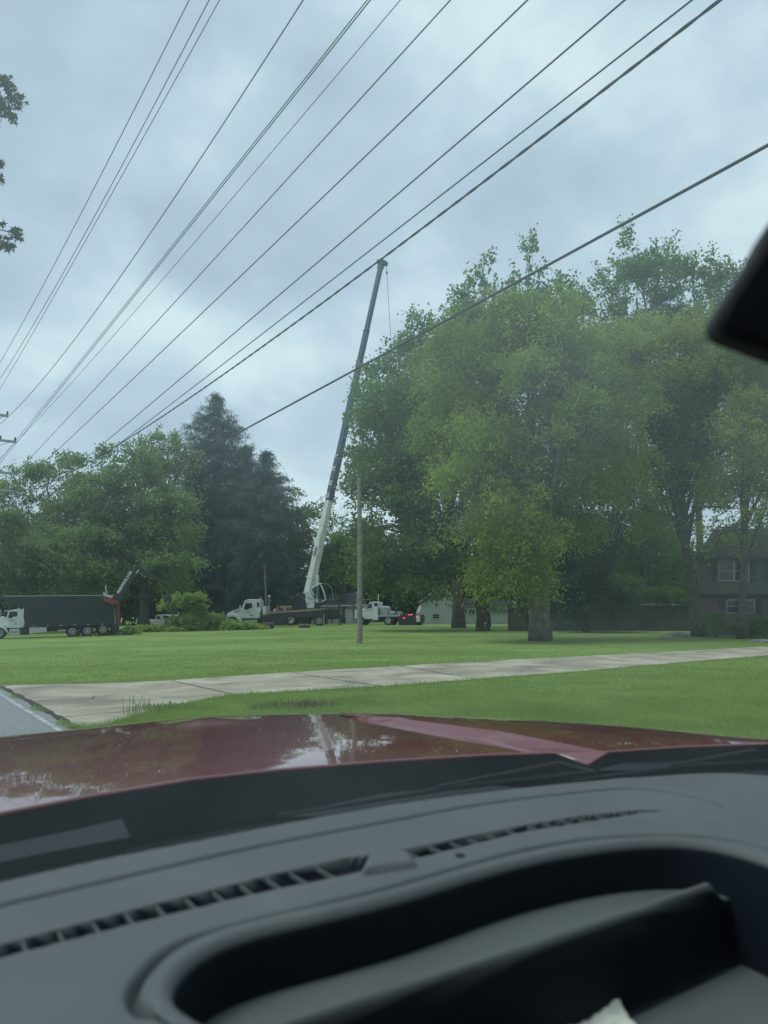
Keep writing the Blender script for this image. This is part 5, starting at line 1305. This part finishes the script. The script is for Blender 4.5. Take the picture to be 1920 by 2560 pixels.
# vent fins and vent floor
fin_u = [-180, -105, -30, 58, 150, 237, 321, 399, 474, 544, 613, 680, 743, 810, 1029, 1087, 1139, 1180, 1226, 1278, 1330, 1371, 1417, 1458, 1504, 1562, 1614]
vuu = np.array(vu); vll = np.array(vl)[::-1]
for u in fin_u:
    a = vp(u, np.interp(u, vuu[:, 0], vuu[:, 1]) - 2, ZD); b = vp(u + 8, np.interp(u + 8, vll[:, 0], vll[:, 1]) + 3, ZD)
    y0, y1 = min(a.y, b.y), max(a.y, b.y); xm = (a.x + b.x) / 2
    MB().box((xm - .0010, y0, ZD - .0065), (xm + .0010, y1, ZD - .002)).build('vent_fin', M_DASH, dash)
g = MB(); L_ = []
for u in np.linspace(-280, 1670, 30):
    L_ += [vp(u, np.interp(u, vuu[:, 0], vuu[:, 1]) - 3, ZD), vp(u, np.interp(u, vll[:, 0], vll[:, 1]) + 3, ZD)]
for p in L_: p.z = ZD - .0145
g.add(L_, [(2 * i, 2 * i + 1, 2 * i + 3, 2 * i + 2) for i in range(29)]); g.build('vent_mesh', M_PLAS, dash)
# sensor pod
a, b, c, d = vp(912, 2150, ZD), vp(1028, 2142, ZD), vp(1058, 2174, ZD), vp(880, 2196, ZD)
tz = ZD + .008
a2, b2, c2_, d2 = vp(928, 2128, tz), vp(1012, 2122, tz), vp(1038, 2148, tz), vp(915, 2168, tz)
g = MB(); lo = [p + Vector((0, 0, -.01)) for p in (a, b, c, d)]
g.add(lo + [a2, b2, c2_, d2], [(4, 7, 6, 5), (0, 4, 5, 1), (1, 5, 6, 2), (2, 6, 7, 3), (3, 7, 4, 0), (0, 1, 2, 3)]); g.build('sensor_pod', M_DASH, dash, bevel=.004)
a = vp(1150, 2140, ZD); MB().tube([(a.x, a.y, ZD - .004), (a.x, a.y, ZD + .0015)], .006, 12).build('sensor_button', M_PLAS, dash)
# black glass surround between dash and cowl
g = MB(); L_ = []
fz = [(p[0], p[1]) for p in front]
for x_, y_ in fz: L_ += [(x_, y_ + .010, ZD - .045), (x_, y_ + .045, ZD - .012)]
g.add(L_, [(2 * i, 2 * i + 1, 2 * i + 3, 2 * i + 2) for i in range(len(fz) - 1)]); g.build('glass_surround', M_PLAS, CAR)
# cowl
g = MB(); L_ = []
for i, u in enumerate(np.linspace(-400, 2400, 40)):
    x_ = np.interp(u, [-400, 2400], [front[0, 0] - .1, 2.2])
for x_ in np.linspace(-1.1, 2.3, 40):
    yb = float(np.interp(x_, front[:, 0], front[:, 1])) + .03
    L_ += [(x_, yb, -.345), (x_, yb + .07, -.352), (x_, yb + .16, -.385), (x_, yb + .17, -.43), (x_, yb + .6, -.45)]
g.add(L_, [(5 * i + j, 5 * i + j + 5, 5 * i + j + 6, 5 * i + j + 1) for i in range(39) for j in range(4)]); cw = g.build('cowl', M_COWL, CAR)
for l_ in ([(-60, 2128), (180, 2078), (300, 2050), (318, 2092), (100, 2132), (-60, 2166)], [(700, 2040), (960, 1985), (1200, 1962), (1400, 1978), (1300, 1990), (960, 2034)], [(1500, 1925), (1620, 1890), (1900, 1880), (1900, 1905), (1560, 1925)]):  # plates added to stand in for reflections over the cowl
    tp_ = [vp(u, v, -.345) for u, v in l_]; n_ = len(tp_); g = MB()
    g.add(tp_ + [p + Vector((0, .01, -.09)) for p in tp_], [tuple(range(n_))] + [(i, (i + 1) % n_, (i + 1) % n_ + n_, i + n_) for i in range(n_)])
    g.build('cowl_reflection', mat('cowl_reflection_grey', (0.016, 0.02, 0.022), .7, spec=.15), cw, bevel=.004)
# wipers resting on the glass foot
for (u0, v0, u1, v1, z_) in ((700, 2038, 1480, 1930, -.335), (1430, 1952, 1960, 1900, -.325)):
    p0, p1 = vp(u0, v0, z_), vp(u1, v1, z_ + .01)
    wb = MB().tube([p0, p0.lerp(p1, .5) + Vector((0, .01, .004)), p1], [.003, .005, .004], 6).build('wiper', M_PLAS, CAR)
    MB().tube([p0.lerp(p1, .45) + Vector((0, 0, .012)), p0.lerp(p1, .9) + Vector((0, .02, .02)), p1 + Vector((.1, .08, -.03))], [.003, .005, .009], 8).build('wiper_arm', M_PLAS, wb)
# windshield
M_WS = glassy('windshield_glass', (0.80, 0.92, 0.91), veil=0.068, veilc=(.60, .80, .82))
g = MB(); nx_, ny_ = 30, 12
for i in range(nx_ + 1):
    x_ = -1.0 + 2.75 * i / nx_
    yb = float(np.interp(x_, front[:, 0], front[:, 1])) + .035
    for j in range(ny_ + 1):
        s = j / ny_; yt = .06 - .10 * ((x_ - .35) / 1.1) ** 2
        g.v.append((x_ * (1 - .0 * s), yb + (yt - yb) * s + .05 * math.sin(math.pi * s), (ZD - .02) + (.46 - ZD + .02) * s))
for i in range(nx_):
    for j in range(ny_):
        k = i * (ny_ + 1) + j; g.f.append((k, k + ny_ + 1, k + ny_ + 2, k + 1))
g.build('windshield', M_WS, CAR, smooth=True)
# unseen cabin shell shading the dash: roof, rear wall, doors below the windows, pillars
MB().box((-.95, -1.9, .47), (1.72, .04, .50)).build('roof_lining', M_HEAD, CAR)
for x_ in (-.97, 1.68): MB().box((x_, -1.9, -.2), (x_ + .06, -.35, .47)).build('light_blocker', M_PLAS, CAR)  # opaque sides out of view, added to cut the light reaching the dash
MB().box((-.85, -1.93, -1.0), (1.68, -1.9, .47)).build('cab_rear_wall', M_PLAS, CAR)
for s_, x_ in (('l', -.97), ('r', 1.68)):
    dd = MB().box((x_, -1.9, -1.1), (x_ + .06, .75, -.18)).build('door', M_PLAS, CAR)
    MB().tube([(x_ + .03, .95, -.32), (x_ + .06, .5, .1), (x_ + .06, .05, .46)], .05, 8).build('pillar', M_PLAS, CAR)
MB().box((-.97, -1.9, -1.15), (1.74, .9, -1.1)).build('cabin_floor', M_PLAS, CAR)
for x_ in (-.25, 1.0):
    ssb = MB().box((x_ - .27, -.95, -.75), (x_ + .27, -.38, -.55)).build('seat', M_PLAS, CAR, bevel=.06)
    MB().box((x_ - .26, -1.12, -.7), (x_ + .26, -.95, .1)).build('backrest', M_PLAS, ssb, bevel=.06)
# mirror
MP = [(2260, 560), (2120, 430), (2010, 440), (1945, 500), (1905, 560), (1868, 630), (1820, 705), (1780, 768), (1772, 790), (1774, 810), (1786, 828), (1815, 842), (1870, 862), (1930, 884), (2010, 912), (2120, 940), (2230, 800)]
Ym = .46
fr_ = [at(u + 22, v, Ym) - C0 for u, v in MP]; bk = [at(u + 22, v, Ym + .035) - C0 for u, v in MP]
cen = sum(fr_, Vector()) / len(fr_)
toL = lambda p: (p.dot(RT), p.dot(FW), p.z)
L_ = [toL(p) for p in fr_] + [toL(cen.lerp(p, .93) + Vector((0, .03, 0))) for p in fr_]; n_ = len(MP)
g = MB(); g.add(L_, [tuple(range(n_))[::-1], tuple(range(n_, 2 * n_))] + [(i, (i + 1) % n_, (i + 1) % n_ + n_, i + n_) for i in range(n_)])
mr = g.build('rear_view_mirror', M_PLAS, CAR, bevel=.006)
c_ = Vector(toL(cen + Vector((.10, .03, -.02)))); MB().tube([c_, c_ + Vector((.03, .05, .07)), c_ + Vector((.04, .07, .12))], .012, 10).build('mirror_stem', M_PLAS, mr)
# crumpled receipt lying on the shelf below the screen
g = MB(); n_ = 14; zs = -.425
A0, A1, A2, A3 = vp(1385, 2548, zs), vp(1530, 2508, zs), vp(1610, 2620, zs), vp(1430, 2680, zs)
c_ = (A0 + A1 + A2 + A3) / 4
for i in range(n_ + 1):
    for j in range(n_ + 1):
        s, t_ = i / n_, j / n_; p = A0.lerp(A1, s).lerp(A3.lerp(A2, s), t_)
        p.z = zs + .008 + .022 * abs(mnoise.noise(Vector((s * 2.3, t_ * 2.3, 3)))) + .004 * mnoise.noise(Vector((s * 7, t_ * 7, 1))); g.v.append(tuple(p))
for i in range(n_):
    for j in range(n_): k = i * (n_ + 1) + j; g.f.append((k, k + 1, k + n_ + 2, k + n_ + 1))
cw_ = CAR.matrix_world.copy()
rc = g.build('paper_receipt', mat('paper', (.62, .62, .56), .8, var=.25, scale=14), None)
rc.location = (0, 0, CAMH); rc.rotation_euler = (0, 0, TH)
sdm = rc.modifiers.new('solid', 'SOLIDIFY'); sdm.thickness = .0006
tag(rc, 'crumpled pale paper on the console at the bottom edge below the dash tray', 'paper')
